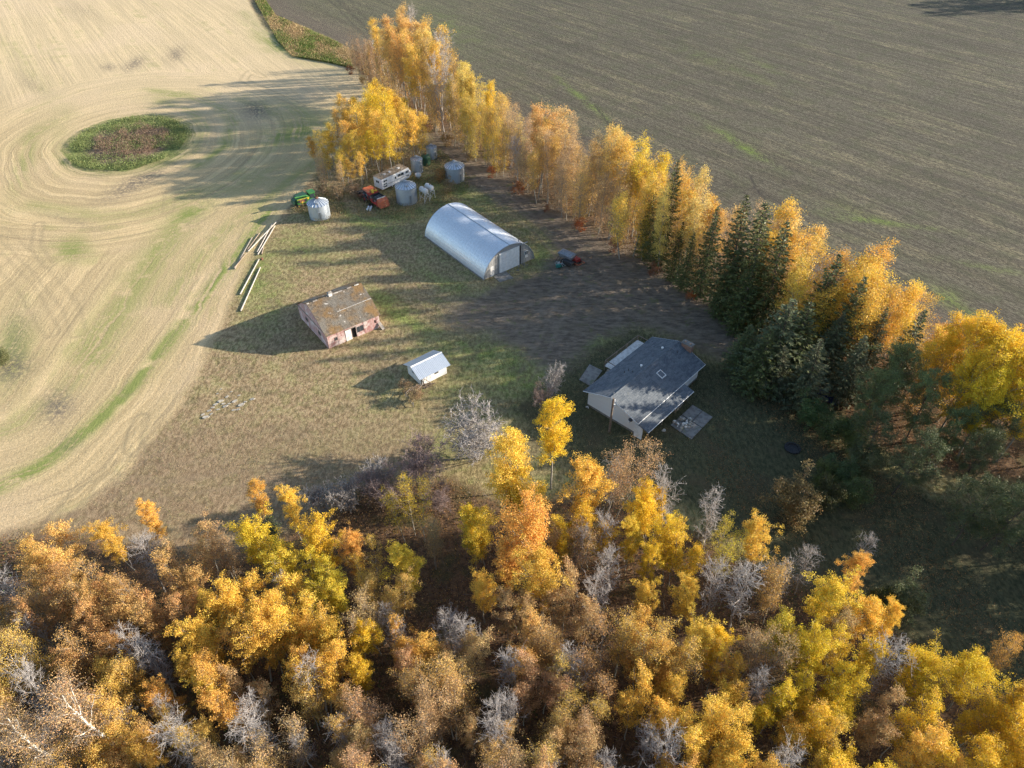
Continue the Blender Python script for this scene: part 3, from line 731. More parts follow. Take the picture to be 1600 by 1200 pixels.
# ridge crease, base rail and inner end walls
ap = max(z for _, z in pr)
MB().add([(W_/2-.16, 0, ap-.0), (W_/2+.16, 0, ap-.0), (W_/2, 0, ap+.09), (W_/2-.16, L_, ap), (W_/2+.16, L_, ap), (W_/2, L_, ap+.09)], [(0, 2, 5, 3), (2, 1, 4, 5), (0, 1, 2), (3, 5, 4)]).build('ridge_cap', M['galv_old'], q)
mb = MB(); mb.box(-.12, .12, 0, L_, 0, .22); mb.box(W_-.12, W_+.12, 0, L_, 0, .22); mb.build('foundation_rail', M['concrete'], q)
def endwall(y0, holes, name):
    mb = MB()
    cuts = sorted({*[x for x, _ in pr], *[h[0] for h in holes], *[h[1] for h in holes]})
    def top(x): return float(np.interp(x, [p_[0] for p_ in pr], [p_[1] for p_ in pr]))-.03
    for xa, xb in zip(cuts[:-1], cuts[1:]):
        if xb-xa < 1e-4: continue
        z0 = [0.0]
        hs = sorted([(h[2], h[3]) for h in holes if h[0] <= xa+1e-6 and h[1] >= xb-1e-6])
        z = 0
        for za, zb in hs:
            if za > z+.01: mb.box(xa, xb, y0, y0+.08, z, za)
            z = zb
        ta, tb = max(top(xa), z+.01), max(top(xb), z+.01)
        mb.hexa([(xa, y0, z), (xb, y0, z), (xb, y0+.08, z), (xa, y0+.08, z)], [(xa, y0, ta), (xb, y0, tb), (xb, y0+.08, tb), (xa, y0+.08, ta)])
    return mb.build(name, M['endwall'], q)
endwall(.12, [(3.5, 7.7, 0, 3.75), (9.1, 9.7, 1.5, 2.2), (1.5, 2.3, 0, 2.0)], 'front_wall')
endwall(L_-.2, [], 'rear_wall')
mb = MB(); ribs = MB()
for i in range(24):
    x = .35+i*.46
    if 3.3 < x < 7.9 or 1.3 < x < 2.45 or 8.95 < x < 9.85: continue
    zt = float(np.interp(x, [p_[0] for p_ in pr], [p_[1] for p_ in pr]))-.08
    ribs.box(x-.04, x+.04, .085, .118, .05, zt)
ribs.build('cladding_ribs', M['endwall'], q)
dr = MB(); dr.box(3.42, 7.78, .0, .09, .04, 3.85)
do = dr.build('sliding_door', M['white'], q)
rb = MB()
for i in range(8): rb.box(3.5+i*.6, 3.54+i*.6, -.03, -.002, .06, 3.8)
rb.build('door_rib', M['white'], do)
MB().box(3.2, 9.6, .02, .10, 3.9, 4.02).build('door_track', M['galv_old'], q)
MB().box(7.8, 8.1, .01, .10, .05, 3.9).build('door_post', M['dark'], q)
window(q, T_((9.1, .1, 1.5)), .6, .7)
MB().box(9.05, 9.75, .08, .115, .9, 1.38).build('patch_panel', M['white_dirty'], q)
pd_ = MB().box(1.52, 2.28, .09, .15, .02, 1.98).build('person_door', M['white_dirty'], q)
MB().box(2.16, 2.22, .05, .088, .95, 1.05).build('handle', M['black_metal'], pd_)
MB().tube([(7.9, .35, 4.5), (7.9, .35, 5.1)], .07, 8).build('vent_pipe', M['black_metal'], q)
for y in (0.0, L_):
    MB().tube([(a_[0], y, a_[1]) for a_ in pr], .05, 5, False).build('edge_trim', M['galv_old'], q)
ap_ = MB()
ap_.hexa([(1.8, -2.2, 0), (4.4, -2.6, 0), (4.6, -.05, 0), (1.9, -.05, 0)], [(1.8, -2.2, .08), (4.4, -2.6, .08), (4.6, -.05, .1), (1.9, -.05, .1)])
tag(ap_.build('concrete_apron', M['concrete']), 'cracked concrete pad at the corner of the arched shed doorway', 'concrete pad')
COL.objects['concrete_apron'].location = q.location; COL.objects['concrete_apron'].rotation_euler = q.rotation_euler
rm = MB(); rr = random.Random(4)
for i in range(60):
    x, y = rr.uniform(4.3, 8.8), rr.uniform(-1.5, -.15); s_ = rr.uniform(.05, .16)
    rm.box(x, x+s_*1.5, y, y+s_, 0, s_*.6)
o = tag(rm.build('rubble', M['concrete']), 'broken concrete and pale debris along the arched shed door sill', None, None, 'stuff'); o.location = q.location; o.rotation_euler = q.rotation_euler

# ---- old red barn with gambrel roof
LB, WB = 8.9, 9.9
bn = thing('old_barn', 'weathered red barn with sagging mossy brown gambrel roof', 'barn', (-27.74, 83.49, 0), R(37.5))
EV, BRK, RDG = 2.75, 4.25, 5.55
y1, y2, y3 = WB*.21, WB*.5, WB*.79
holes = [(1.15, 1.6, 1.0, 1.5), (4.05, 4.85, 0, 1.95), (4.95, 6.05, .75, 1.75), (8.0, 8.3, 1.1, 1.7)]
mb = MB(); wall_with_holes(mb, LB, EV-.1, holes, .14); fw = mb.build('front_wall', M['barn_red'], bn)
rr = random.Random(9)
# loose boards of unequal length hanging under the eave, and a plinth board
x = .05
while x < LB-.15:
    w = rr.uniform(.16, .26); z1 = EV-rr.uniform(.0, .12)
    if not any(h[0]-.3 < x < h[1]+.05 for h in holes):
        MB().box(x, x+w, -.035, -.003, rr.uniform(.02, .25), z1).build('board', M['barn_red'], bn)
    x += w+.012
mb = MB(); mb.box(0, LB, WB-.14, WB, 0, EV-.1); mb.build('rear_wall', M['barn_red'], bn)
def gable(x0, x1):
    vs = [(x0, .14, 0), (x0, WB-.14, 0), (x0, WB-.14, EV-.12), (x0, y3, BRK-.1), (x0, y2, RDG-.1), (x0, y1, BRK-.1), (x0, .14, EV-.12)]
    vs += [(x1, y, z) for _, y, z in vs]
    n = 7
    return MB().add(vs, [tuple(range(n))[::-1], tuple(range(n, 2*n))]+[(i, (i+1) % n, (i+1) % n+n, i+n) for i in range(n)])
gable(0, .14).build('gable_wall', M['barn_red_side'], bn); gable(LB-.14, LB).build('gable_wall', M['barn_red_side'], bn)
MB().box(-.06, -.004, .1, WB-.1, EV-.25, EV-.08).build('belt_board', M['wood_grey'], bn)
for yy in (2.2, 6.6): window(bn, T_((-.03, yy+.6, 1.2)) @ RZ(R(-90)), .6, .6, 'wood_grey')
# shingle courses as overlapping strips, cut in ragged lengths
def roof_plane(ya, za, yb, zb, x0, x1, nrow, name, seed, sag=0.0):
    r_ = random.Random(seed)
    d = Vector((0, yb-ya, zb-za)); L = d.length; d.normalize(); nrm = Vector((0, -d.z, d.y))
    if nrm.z < 0: nrm = -nrm
    base = MB().slab([(x0, ya, za), (x1, ya, za), (x1, yb, zb), (x0, yb, zb)] if yb > ya else [(x1, ya, za), (x0, ya, za), (x0, yb, zb), (x1, yb, zb)], .06)
    root = base.build(name, M['barn_roof'], bn)
    for i in range(nrow):
        a_ = L*i/nrow; b_ = L*(i+1.25)/nrow
        b_ = min(b_, L)
        x = x0; rowm = MB()
        while x < x1-.05:
            w = min(r_.uniform(.5, 1.5), x1-x)
            if True:
                l1 = .035+r_.uniform(0, .02); sh = r_.uniform(-.05, .03)
                o_ = Vector((0, ya, za))
                q0 = o_+d*(a_+sh)+nrm*l1; q1 = o_+d*b_+nrm*.012
                pts = [(x, q0.y, q0.z), (x+w-.02, q0.y, q0.z), (x+w-.02, q1.y, q1.z), (x, q1.y, q1.z)]
                if yb < ya: pts = [pts[1], pts[0], pts[3], pts[2]]
                rowm.slab(pts, .018)
            x += w
        rowm.build('shingle_row', M['barn_roof'], root)
OV = .18
roof_plane(-.30, EV-.26, y1, BRK, -OV, LB+OV, 9, 'lower_roof', 1)
roof_plane(y1, BRK+.01, y2, RDG, -OV, LB+OV, 9, 'upper_roof', 2)
roof_plane(WB+.30, EV-.26, y3, BRK, -OV, LB+OV, 9, 'lower_roof', 3)
roof_plane(y3, BRK+.01, y2, RDG, -OV, LB+OV, 9, 'upper_roof', 4)
x = -OV; rr = random.Random(3)
while x < LB:
    w = rr.uniform(.25, .8)
    if rr.random() < .62: MB().hexa([(x, y2-.14, RDG-.02), (x+w, y2-.14, RDG-.02), (x+w, y2+.14, RDG-.02), (x, y2+.14, RDG-.02)], [(x, y2-.05, RDG+.09), (x+w, y2-.05, RDG+.09), (x+w, y2+.05, RDG+.09), (x, y2+.05, RDG+.09)]).build('ridge_board', M['rock_worn' if rr.random() < .5 else 'wood_grey'], bn)
    x += w+.03
x = 3.2
while x < LB:
    w = rr.uniform(.4, 1.0); MB().box(x, x+w, y1-.09, y1+.03, BRK+.03, BRK+.085).build('break_board', M['rock_worn'], bn); x += w+.05
vt = MB().box(3.4, 3.95, y2-.28, y2+.28, RDG-.2, RDG+.45).build('roof_vent', M['white_dirty'], bn)
MB().hexa([(3.3, y2-.36, RDG+.45), (4.05, y2-.36, RDG+.45), (4.05, y2+.36, RDG+.45), (3.3, y2+.36, RDG+.45)], [(3.5, y2-.1, RDG+.62), (3.85, y2-.1, RDG+.62), (3.85, y2+.1, RDG+.62), (3.5, y2+.1, RDG+.62)]).build('vent_cap', M['wood_grey'], vt)
sdoor = MB().box(3.0, 3.95, -.09, -.04, .05, 2.0).build('sliding_door', M['white_dirty'], bn)
MB().box(2.95, 5.0, -.12, -.04, 2.03, 2.12).build('door_track', M['wood_grey'], bn)
window(bn, T_((1.15, .05, 1.0)), .45, .5, 'wood_grey'); window(bn, T_((4.95, .05, .75)), 1.1, 1.0, 'wood_grey')
MB().box(4.05, 4.85, .3, .33, 0, 1.95).build('doorway_shade', M['dark'], bn)  # near-black sheet standing for the shade inside the doorway
MB().hexa([(8.75, -.9, 0), (9.3, -.75, 0), (9.3, -.7, 0), (8.75, -.85, 0)], [(8.5, -.12, 1.0), (9.0, -.08, 1.0), (9.0, -.05, 1.0), (8.5, -.07, 1.0)]).build('leaning_board', M['wood_grey'], bn)

# ---- small white shed
LS, WS = 4.4, 3.5
sh = thing('small_shed', 'small white shed with pale tin gable roof and wood at its corner', 'shed', (-12.91, 75.11, 0), R(38.6))
ES, RS = 1.75, 2.65
mb = MB(); wall_with_holes(mb, LS, ES, [(2.35, 2.95, .95, 1.4), (.95, 1.75, 0, 1.55)], .1); mb.build('front_wall', M['shed_wall'], sh)
MB().box(0, LS, WS-.1, WS, 0, ES).build('rear_wall', M['shed_wall'], sh)
for x0 in (0, LS-.1):
    vs = [(x0, .1, 0), (x0, WS-.1, 0), (x0, WS-.1, ES), (x0, WS/2, RS-.05), (x0, .1, ES)]; vs += [(x0+.1, y, z) for _, y, z in vs]
    MB().add(vs, [(4, 3, 2, 1, 0), (5, 6, 7, 8, 9)]+[(i, (i+1) % 5, (i+1) % 5+5, i+5) for i in range(5)]).build('gable_wall', M['shed_wall'], sh)
window(sh, T_((2.35, .04, .95)), .6, .45, 'wood_grey')
d_ = MB().box(.97, 1.73, -.03, .03, .03, 1.53).build('door', M['white_dirty'], sh)
MB().box(1.62, 1.68, -.07, -.032, .75, .85).build('handle', M['black_metal'], d_)
window(sh, T_((-.02, 2.2, 1.1)) @ RZ(R(-90)), .4, .4, 'trim')
MB().box(.0, .12, -.04, -.003, 0, ES).build('corner_post', M['black_metal'], sh)
def tin(parent, x0, x1, ya, za, yb, zb, wd, mat, name='roof_panel', rib=.225, bump_=.022, n=None):
    n = n or max(1, round((x1-x0)/wd)); wd = (x1-x0)/n
    d = Vector((0, yb-ya, zb-za)); nr = Vector((0, -d.z, d.y)).normalized()
    if nr.z < 0: nr = -nr
    for i in range(n):
        vs, fs = [], []; xa = x0+i*wd; k = max(2, int(wd/rib)); st_ = (wd-.006)/k
        li = .004*(i % 2)
        cols = []
        for j in range(k):
            cols += [(xa+j*st_, 0), (xa+(j+.62)*st_, 0), (xa+(j+.74)*st_, bump_), (xa+(j+.88)*st_, bump_)]
        cols.append((xa+k*st_, 0))
        for (x, hgt) in cols:
            for (y, z) in ((ya, za), (yb, zb)):
                pt = Vector((x, y, z))+nr*(hgt+li); vs.append(tuple(pt))
                pt = Vector((x, y, z))+nr*(hgt+li-.02); vs.append(tuple(pt))
        for j in range(len(cols)-1):
            a_ = j*4; b_ = a_+4
            fs += [(a_, b_, b_+2, a_+2), (a_+1, a_+3, b_+3, b_+1), (a_, a_+1, b_+1, b_), (a_+2, b_+2, b_+3, a_+3)]
        MB().add(vs, fs).build(name, mat, parent)
tin(sh, -.45, LS+.45, -.45, ES-.12, WS/2, RS, .76, M['galv_roof'])
tin(sh, -.45, LS+.45, WS+.45, ES-.12, WS/2, RS, .76, M['galv_roof'])
MB().hexa([(-.46, WS/2-.14, RS-.03), (LS+.46, WS/2-.14, RS-.03), (LS+.46, WS/2+.14, RS-.03), (-.46, WS/2+.14, RS-.03)], [(-.46, WS/2-.03, RS+.07), (LS+.46, WS/2-.03, RS+.07), (LS+.46, WS/2+.03, RS+.07), (-.46, WS/2+.03, RS+.07)]).build('ridge_cap', M['trim'], sh)
wp_ = thing('wood_pile', 'dark scrap wood and rails heaped at the white shed corner', 'wood pile', (sh.location.x, sh.location.y, 0), R(38.6))
rr = random.Random(8)
for i in range(16):
    x, y = rr.uniform(.3, 1.5), rr.uniform(-1.0, -.2); a_ = rr.uniform(-.8, .8); l_ = rr.uniform(.3, .9)
    MB().box(-l_/2, l_/2, -.05, .05, -.04, .04, m=T_((x, y, .07+.05*(i % 4))) @ RZ(a_)).build('plank', M['pole_wood'], wp_)
MB().tube([(-1.9, -.9, .25), (.1, -.35, .6)], .05, 6).build('rail', M['wood_grey'], wp_)
MB().tube([(.2, -.2, .1), (.5, -.1, 1.3)], .05, 6).build('rail', M['pole_wood'], wp_)
MB().tube([(.45, -.15, 1.2), (1.3, -.5, .25)], .045, 6).build('rail', M['pole_wood'], wp_)
fnc = thing('pole_fence', 'low broken pole fence running from the white shed into dry weeds', 'fence', G(657, 606), 0)
gx, gy = G2(657, 606)
fp = [G2(657, 606), G2(643, 612), G2(634, 620), G2(646, 636)]
for i, (x, y) in enumerate(fp): MB().tube([(x-gx, y-gy, -.1), (x-gx+.05, y-gy, .85)], .05, 6).build('post', M['wood_grey'], fnc)
for a_, b_ in zip(fp[:-1], fp[1:]):
    for z in (.4, .75): MB().tube([(a_[0]-gx, a_[1]-gy, z), (b_[0]-gx, b_[1]-gy, z-.08)], .035, 6).build('rail', M['wood_grey'], fnc)

# ---- house
hs = thing('farmhouse', 'white sided bungalow with blue grey shingle roof and brick chimney', 'house', (16.32, 65.61, 0), R(46.9))
UL, VW = 15.1, 8.0; EH, RH = 2.85, 4.35; YR = 4.1
MB().box(-.02, UL+.02, -.02, VW+.02, 0, .32).build('foundation', M['concrete'], hs)
mb = MB(); mb.box(.15, UL-.15, 0, .15, .32, EH); mb.build('side_wall', M['siding'], hs)
mb = MB(); mb.box(.15, UL-.15, VW-.15, VW, .32, EH); mb.build('side_wall', M['siding'], hs)
for x0 in (0, UL-.15):
    vs = [(x0, 0, .32), (x0, VW, .32), (x0, VW, EH), (x0, YR, RH-.1), (x0, 0, EH)]; vs += [(x0+.15, y, z) for _, y, z in vs]
    MB().add(vs, [(4, 3, 2, 1, 0), (5, 6, 7, 8, 9)]+[(i, (i+1) % 5, (i+1) % 5+5, i+5) for i in range(5)]).build('gable_wall', M['siding'], hs)
MB().box(-.03, .03, -.03, .03, .32, EH).build('corner_trim', M['trim'], hs)
MB().box(-.035, .03, VW-.03, VW+.03, .32, EH).build('corner_trim', M['trim'], hs)
sl = (RH-EH)/YR
def rz_(y): return RH-abs(y-YR)*sl+.04
OVR = .55
def shingle_roof(ya, yb, za, zb, x0, x1, name='roof_slope', n=16):
    root = MB().slab([(x0, ya, za), (x1, ya, za), (x1, yb, zb), (x0, yb, zb)] if yb > ya else [(x1, ya, za), (x0, ya, za), (x0, yb, zb), (x1, yb, zb)], .14).build(name, M['shingle'], hs)
    d = Vector((0, yb-ya, zb-za)); L = d.length; d.normalize(); nr = Vector((0, -d.z, d.y)); nr = -nr if nr.z < 0 else nr
    for i in range(n):
        o_ = Vector((0, ya, za)); q0 = o_+d*(L*i/n)+nr*.022; q1 = o_+d*min(L, L*(i+1.1)/n)+nr*.006
        pts = [(x0, q0.y, q0.z), (x1, q0.y, q0.z), (x1, q1.y, q1.z), (x0, q1.y, q1.z)]
        if yb < ya: pts = [pts[1], pts[0], pts[3], pts[2]]
        MB().slab(pts, .012).build('shingle_row', M['shingle'], root)
    return root
r1 = shingle_roof(-OVR, YR, rz_(-OVR), rz_(YR), -.55, UL+.55)
r2 = shingle_roof(VW+OVR, YR, rz_(VW+OVR), rz_(YR), -.55, UL+.55)
r3 = shingle_roof(-2.15, -OVR-.02, 2.12, rz_(-OVR)-.16, -.5, 10.3, 'porch_roof', 6)
MB().hexa([(-.56, YR-.15, RH+.02), (UL+.56, YR-.15, RH+.02), (UL+.56, YR+.15, RH+.02), (-.56, YR+.15, RH+.02)], [(-.56, YR-.03, RH+.10), (UL+.56, YR-.03, RH+.10), (UL+.56, YR+.03, RH+.10), (-.56, YR+.03, RH+.10)]).build('ridge_cap', M['shingle'], hs)
def edge(a, b, r=.055, nm='fascia'): MB().tube([a, b], r, 4).build(nm, M['trim'], hs)
edge((-.56, -OVR, rz_(-OVR)-.05), (UL+.56, -OVR, rz_(-OVR)-.05)); edge((-.56, VW+OVR, rz_(VW+OVR)-.05), (UL+.56, VW+OVR, rz_(VW+OVR)-.05))
for x in (-.58, UL+.58):
    edge((x, -OVR, rz_(-OVR)-.04), (x, YR, RH-.0)); edge((x, VW+OVR, rz_(VW+OVR)-.04), (x, YR, RH-.0))
edge((-.5, -2.17, 2.08), (10.3, -2.17, 2.08))
for x in (.6, 3.8, 7.0, 10.0): MB().box(x-.05, x+.05, -1.65, -1.55, 0, 2.2).build('porch_post', M['wood_grey'], hs)
MB().box(-.35, -.22, -1.2, 0.0, .0, 2.15).build('wing_wall', M['white'], hs)
sk = MB(); z0 = rz_(1.7)+.03; z1 = rz_(2.75)+.03
for a in ((8.0, 9.0, 1.7, 1.78), (8.0, 9.0, 2.67, 2.75), (8.0, 8.08, 1.78, 2.67), (8.92, 9.0, 1.78, 2.67)):
    za, zb = rz_(a[2]), rz_(a[3])
    sk.hexa([(a[0], a[2], za), (a[1], a[2], za), (a[1], a[3], zb), (a[0], a[3], zb)], [(a[0], a[2], za+.14), (a[1], a[2], za+.14), (a[1], a[3], zb+.14), (a[0], a[3], zb+.14)])
so = sk.build('skylight', M['trim'], hs)
za, zb = rz_(1.78), rz_(2.67)
MB().hexa([(8.08, 1.78, za+.02), (8.92, 1.78, za+.02), (8.92, 2.67, zb+.02), (8.08, 2.67, zb+.02)], [(8.08, 1.78, za+.09), (8.92, 1.78, za+.09), (8.92, 2.67, zb+.09), (8.08, 2.67, zb+.09)]).build('pane', M['glass'], so)
for (x, y) in ((12.9, 5.1), (7.6, 5.0)): MB().lathe([(.0, rz_(y)+.38), (.17, rz_(y)+.33), (.17, rz_(y)+.22), (.1, rz_(y)+.2), (.1, rz_(y)-.02)], 12).build('roof_vent', M['white'], hs).location = (x, y, 0)
for (x, y) in ((6.1, 6.0), (5.4, 6.2), (5.9, 5.2), (13.6, 3.0)): MB().tube([(x, y, rz_(y)-.05), (x, y, rz_(y)+.35)], .045, 8).build('vent_pipe', M['black_metal'], hs)
MB().tube([(.1, YR, RH), (.1, YR, RH+.55)], .04, 8).build('service_mast', M['galv'], hs)
# brick chimney: every course laid
M['brick'] = pm('chimney_brick', (.30, .17, .12), (.20, .12, .09), 4, .9)
M['brick_light'] = pm('chimney_brick_pale', (.38, .27, .20), (.28, .19, .14), 4, .9)
ch = MB().box(UL+.17, UL+.93, 1.92, 3.48, 0, 4.7).build('chimney', M['brick'], hs)
me_b = None; rr = random.Random(2)
for k in range(28):
    z = 2.6+k*.075
    off = .12 if k % 2 else 0
    row = MB(); row2 = MB()
    for j in range(7):
        y = 1.9+off+j*.23
        if y+.21 > 3.52: continue
        (row if rr.random() < .7 else row2).box(UL+.93, UL+.955, y, y+.215, z, z+.062)
        row.box(UL+.145, UL+.168, y, y+.215, z, z+.062)
    for j in range(3):
        x = UL+.17+off*.5+j*.24
        if x+.2 > UL+.95: continue
        (row if rr.random() < .6 else row2).box(x, x+.22, 1.895, 1.918, z, z+.062)
    row.build('brick_course', M['brick'], ch)
    if row2.v: row2.build('brick_course', M['brick_light'], ch)
MB().box(UL+.08, UL+1.02, 1.82, 3.58, 4.7, 4.82).build('chimney_cap', M['concrete'], ch)
for y in (2.3, 3.1): MB().tube([(UL+.55, y, 4.82), (UL+.55, y, 5.0)], .13, 10).build('flue', M['brick_light'], ch)
# windows and doors
window(hs, T_((12.3, -.02, 1.4)), 1.1, .9); window(hs, T_((2.2, -.02, 1.3)), 1.4, 1.0); window(hs, T_((5.2, -.02, 1.3)), 1.0, 1.0)
d_ = MB().box(7.6, 8.5, -.06, -.003, .34, 2.35).build('door', M['trim'], hs); MB().box(8.38, 8.43, -.11, -.062, 1.3, 1.42).build('handle', M['black_metal'], d_)
for x in (2.0, 5.5, 9.5): window(hs, T_((x+1.4, VW+.02, 1.3)) @ RZ(R(180)), 1.4, 1.0)
for (y, z) in ((1.6, 1.4),): MB().box(-.10, -.004, 1.0, 1.25, 1.2, 1.6).build('meter_box', M['white'], hs)
dsh = MB().lathe([(.0, .02), (.16, .05), (.30, .12), (.30, .10), (.16, .03), (.0, 0)], 18).build('satellite_dish', M['black_metal'], hs)
dsh.location = (-.75, .55, 2.75); dsh.rotation_euler = (R(12), R(-10), 0)
MB().tube([(0, 0, -.7), (0, 0, .02)], .025, 6).build('dish_mast', M['black_metal'], dsh)
MB().box(-.62, -.5, .0, .2, 2.5, 2.75).build('junction_box', M['white'], hs)
# raised deck with rail at the far side
dk_ = thing('house_deck', 'raised grey deck with thin dark railing on the far side of the white bungalow', 'deck', hs.location, R(46.9))
for i in range(13): MB().box(7.4+i*.63, 7.4+i*.63+.61, VW+.62, VW+2.9, .93, 1.0).build('deck_board', M['white_dirty'], dk_)
for (x, y) in ((7.45, VW+2.85), (10.1, VW+2.85), (12.8, VW+2.85), (15.5, VW+2.85), (7.45, VW+.7), (15.5, VW+.7)):
    MB().box(x-.05, x+.05, y-.05, y+.05, 0, 1.95).build('post', M['pole_wood'], dk_)
MB().box(7.4, 15.55, VW+2.8, VW+2.9, 1.9, 1.97).build('rail', M['pole_wood'], dk_)
MB().box(7.4, 7.5, VW+.7, VW+2.8, 1.9, 1.97).build('rail', M['pole_wood'], dk_)
MB().box(15.45, 15.55, VW+.7, VW+2.8, 1.9, 1.97).build('rail', M['pole_wood'], dk_)
for i in range(26): MB().box(7.6+i*.31, 7.63+i*.31, VW+2.83, VW+2.86, 1.0, 1.9).build('baluster', M['pole_wood'], dk_)
for k in range(4): MB().box(5.9+k*.35, 6.25+k*.35, VW+.9, VW+2.1, 0, .22*(k+1)).build('step', M['wood_grey'], dk_)

def gslab(name, pts, h, mat, label, cat):
    x0, y0 = G2(*pts[0]); q_ = [(G2(*p)[0]-x0, G2(*p)[1]-y0) for p in pts]
    n = len(q_)
    vs = [(x, y, 0) for x, y in q_]+[(x, y, h) for x, y in q_]
    o = MB().add(vs, [tuple(range(n)), tuple(range(n, 2*n))]+[(i, (i+1) % n, (i+1) % n+n, i+n) for i in range(n)]).build(name, M[mat])
    o.location = (x0, y0, 0); return tag(o, label, cat)
gslab('concrete_slab', [(905, 594), (923, 604), (941, 580), (921, 570)], .12, 'concrete', 'grey concrete slab on the grass behind the bungalow, left of its deck', 'slab')
pt_ = thing('patio', 'square concrete patio beside the porch, with a rubble heap', 'patio', G(1047, 665), 0)
x0, y0 = G2(1047, 665); c4 = [G2(1047, 665), G2(1080, 688), G2(1114, 652), G2(1082, 633)]
def lerp(a, b, t): return (a[0]+(b[0]-a[0])*t, a[1]+(b[1]-a[1])*t)
for i in range(2):
    for j in range(2):
        def cp(u, v): a_ = lerp(lerp(c4[0], c4[1], u), lerp(c4[3], c4[2], u), v); return (a_[0]-x0, a_[1]-y0)
        g_ = .012
        q4 = [cp(i/2+g_, j/2+g_), cp((i+1)/2-g_, j/2+g_), cp((i+1)/2-g_, (j+1)/2-g_), cp(i/2+g_, (j+1)/2-g_)]
        hh_ = .10+.02*((i*2+j) % 3)
        MB().hexa([(a, b, 0) for a, b in q4], [(a, b, hh_) for a, b in q4]).build('paving_slab', M['concrete'], pt_)
gslab('entrance_step', [(1046, 636), (1057, 643), (1068, 631), (1057, 626)], .35, 'concrete', 'pale concrete step under the porch roof edge, above the patio', 'step')
def rockpile(name, px, py, n, spread, sz, mats, label, cat, seed, hump=.5):
    r_ = random.Random(seed); x0, y0 = G2(px, py); t = thing(name, label, cat, (x0, y0, .0))
    for i in range(n):
        a_ = r_.uniform(0, 6.28); d_ = r_.uniform(0, 1)**.6*spread; s_ = r_.uniform(.5, 1.2)*sz
        bm_v = []
        for zz in (-.5, .5):
            for k in range(5):
                t_ = k*1.2566+r_.uniform(-.2, .2); rr_ = s_*r_.uniform(.7, 1.1)*(1 if zz < 0 else .7)
                bm_v.append((rr_*math.cos(t_), rr_*math.sin(t_)*.8, zz*s_*.9))
        o = MB().add(bm_v, [(4, 3, 2, 1, 0), (5, 6, 7, 8, 9)]+[(k, (k+1) % 5, (k+1) % 5+5, k+5) for k in range(5)]).build('rock', M[mats[i % len(mats)]], t)
        o.location = (d_*math.cos(a_), d_*math.sin(a_)*.7, s_*.35+max(0, hump*(1-d_/spread))); o.rotation_euler = (r_.uniform(-.4, .4), r_.uniform(-.4, .4), r_.uniform(0, 6))
    return t
M['rock'] = pm('pale_stone', (.40, .37, .31), (.24, .21, .17), 2.5, .9, c3=(.2, .2, .12), s3=1.5)
M['plaster'] = pm('white_rubble', (.70, .68, .62), (.45, .42, .36), 2.5, .9)
rockpile('rubble_heap', 1068, 661, 34, 1.5, .32, ['plaster', 'rock', 'rock'], 'heap of white and mossy rubble lying on the concrete patio', 'rubble heap', 3, .45)
rockpile('stone_block', 1038, 674, 3, .3, .3, ['plaster'], 'little white stone block in the grass between porch and patio', 'stone', 7, .1)
rockpile('stone_block', 918, 637, 3, .25, .22, ['plaster'], 'small white stones at the left corner of the bungalow wall', 'stone', 8, .1)
# ruined foundation stones in the meadow
rt = thing('ruined_foundation', 'broken ring of pale foundation stones sunk in the brown meadow', 'ruin', G(345, 635))
x0, y0 = G2(345, 635); rr = random.Random(12)
for (px, py, s_) in [(345, 627, .45), (337, 632, .35), (352, 635, .4), (327, 642, .35), (367, 627, .42), (377, 633, .5), (394, 624, .4), (322, 652, .5), (365, 641, .3), (332, 637, .3), (349, 631, .3), (341, 640, .28), (358, 631, .25), (372, 640, .3), (317, 648, .3), (383, 628, .25), (330, 647, .28), (355, 620, .3), (340, 615, .22), (362, 612, .2), (373, 618, .22), (345, 608, .2)]:
    x, y = G2(px, py)
    vs = []
    for zz in (-.4, .5):
        for k in range(6):
            t_ = k*1.047+rr.uniform(-.2, .2); r_ = s_*rr.uniform(.75, 1.1)*(1 if zz < 0 else .75); vs.append((r_*1.35*math.cos(t_), r_*.75*math.sin(t_), zz*s_*.55))
    o = MB().add(vs, [(5, 4, 3, 2, 1, 0), (6, 7, 8, 9, 10, 11)]+[(k, (k+1) % 6, (k+1) % 6+6, k+6) for k in range(6)]).build('stone', M['rock'], rt)
    o.location = (x-x0, y-y0, -.02); o.rotation_euler = (rr.uniform(-.15, .15), rr.uniform(-.15, .15), rr.uniform(.1, .9))

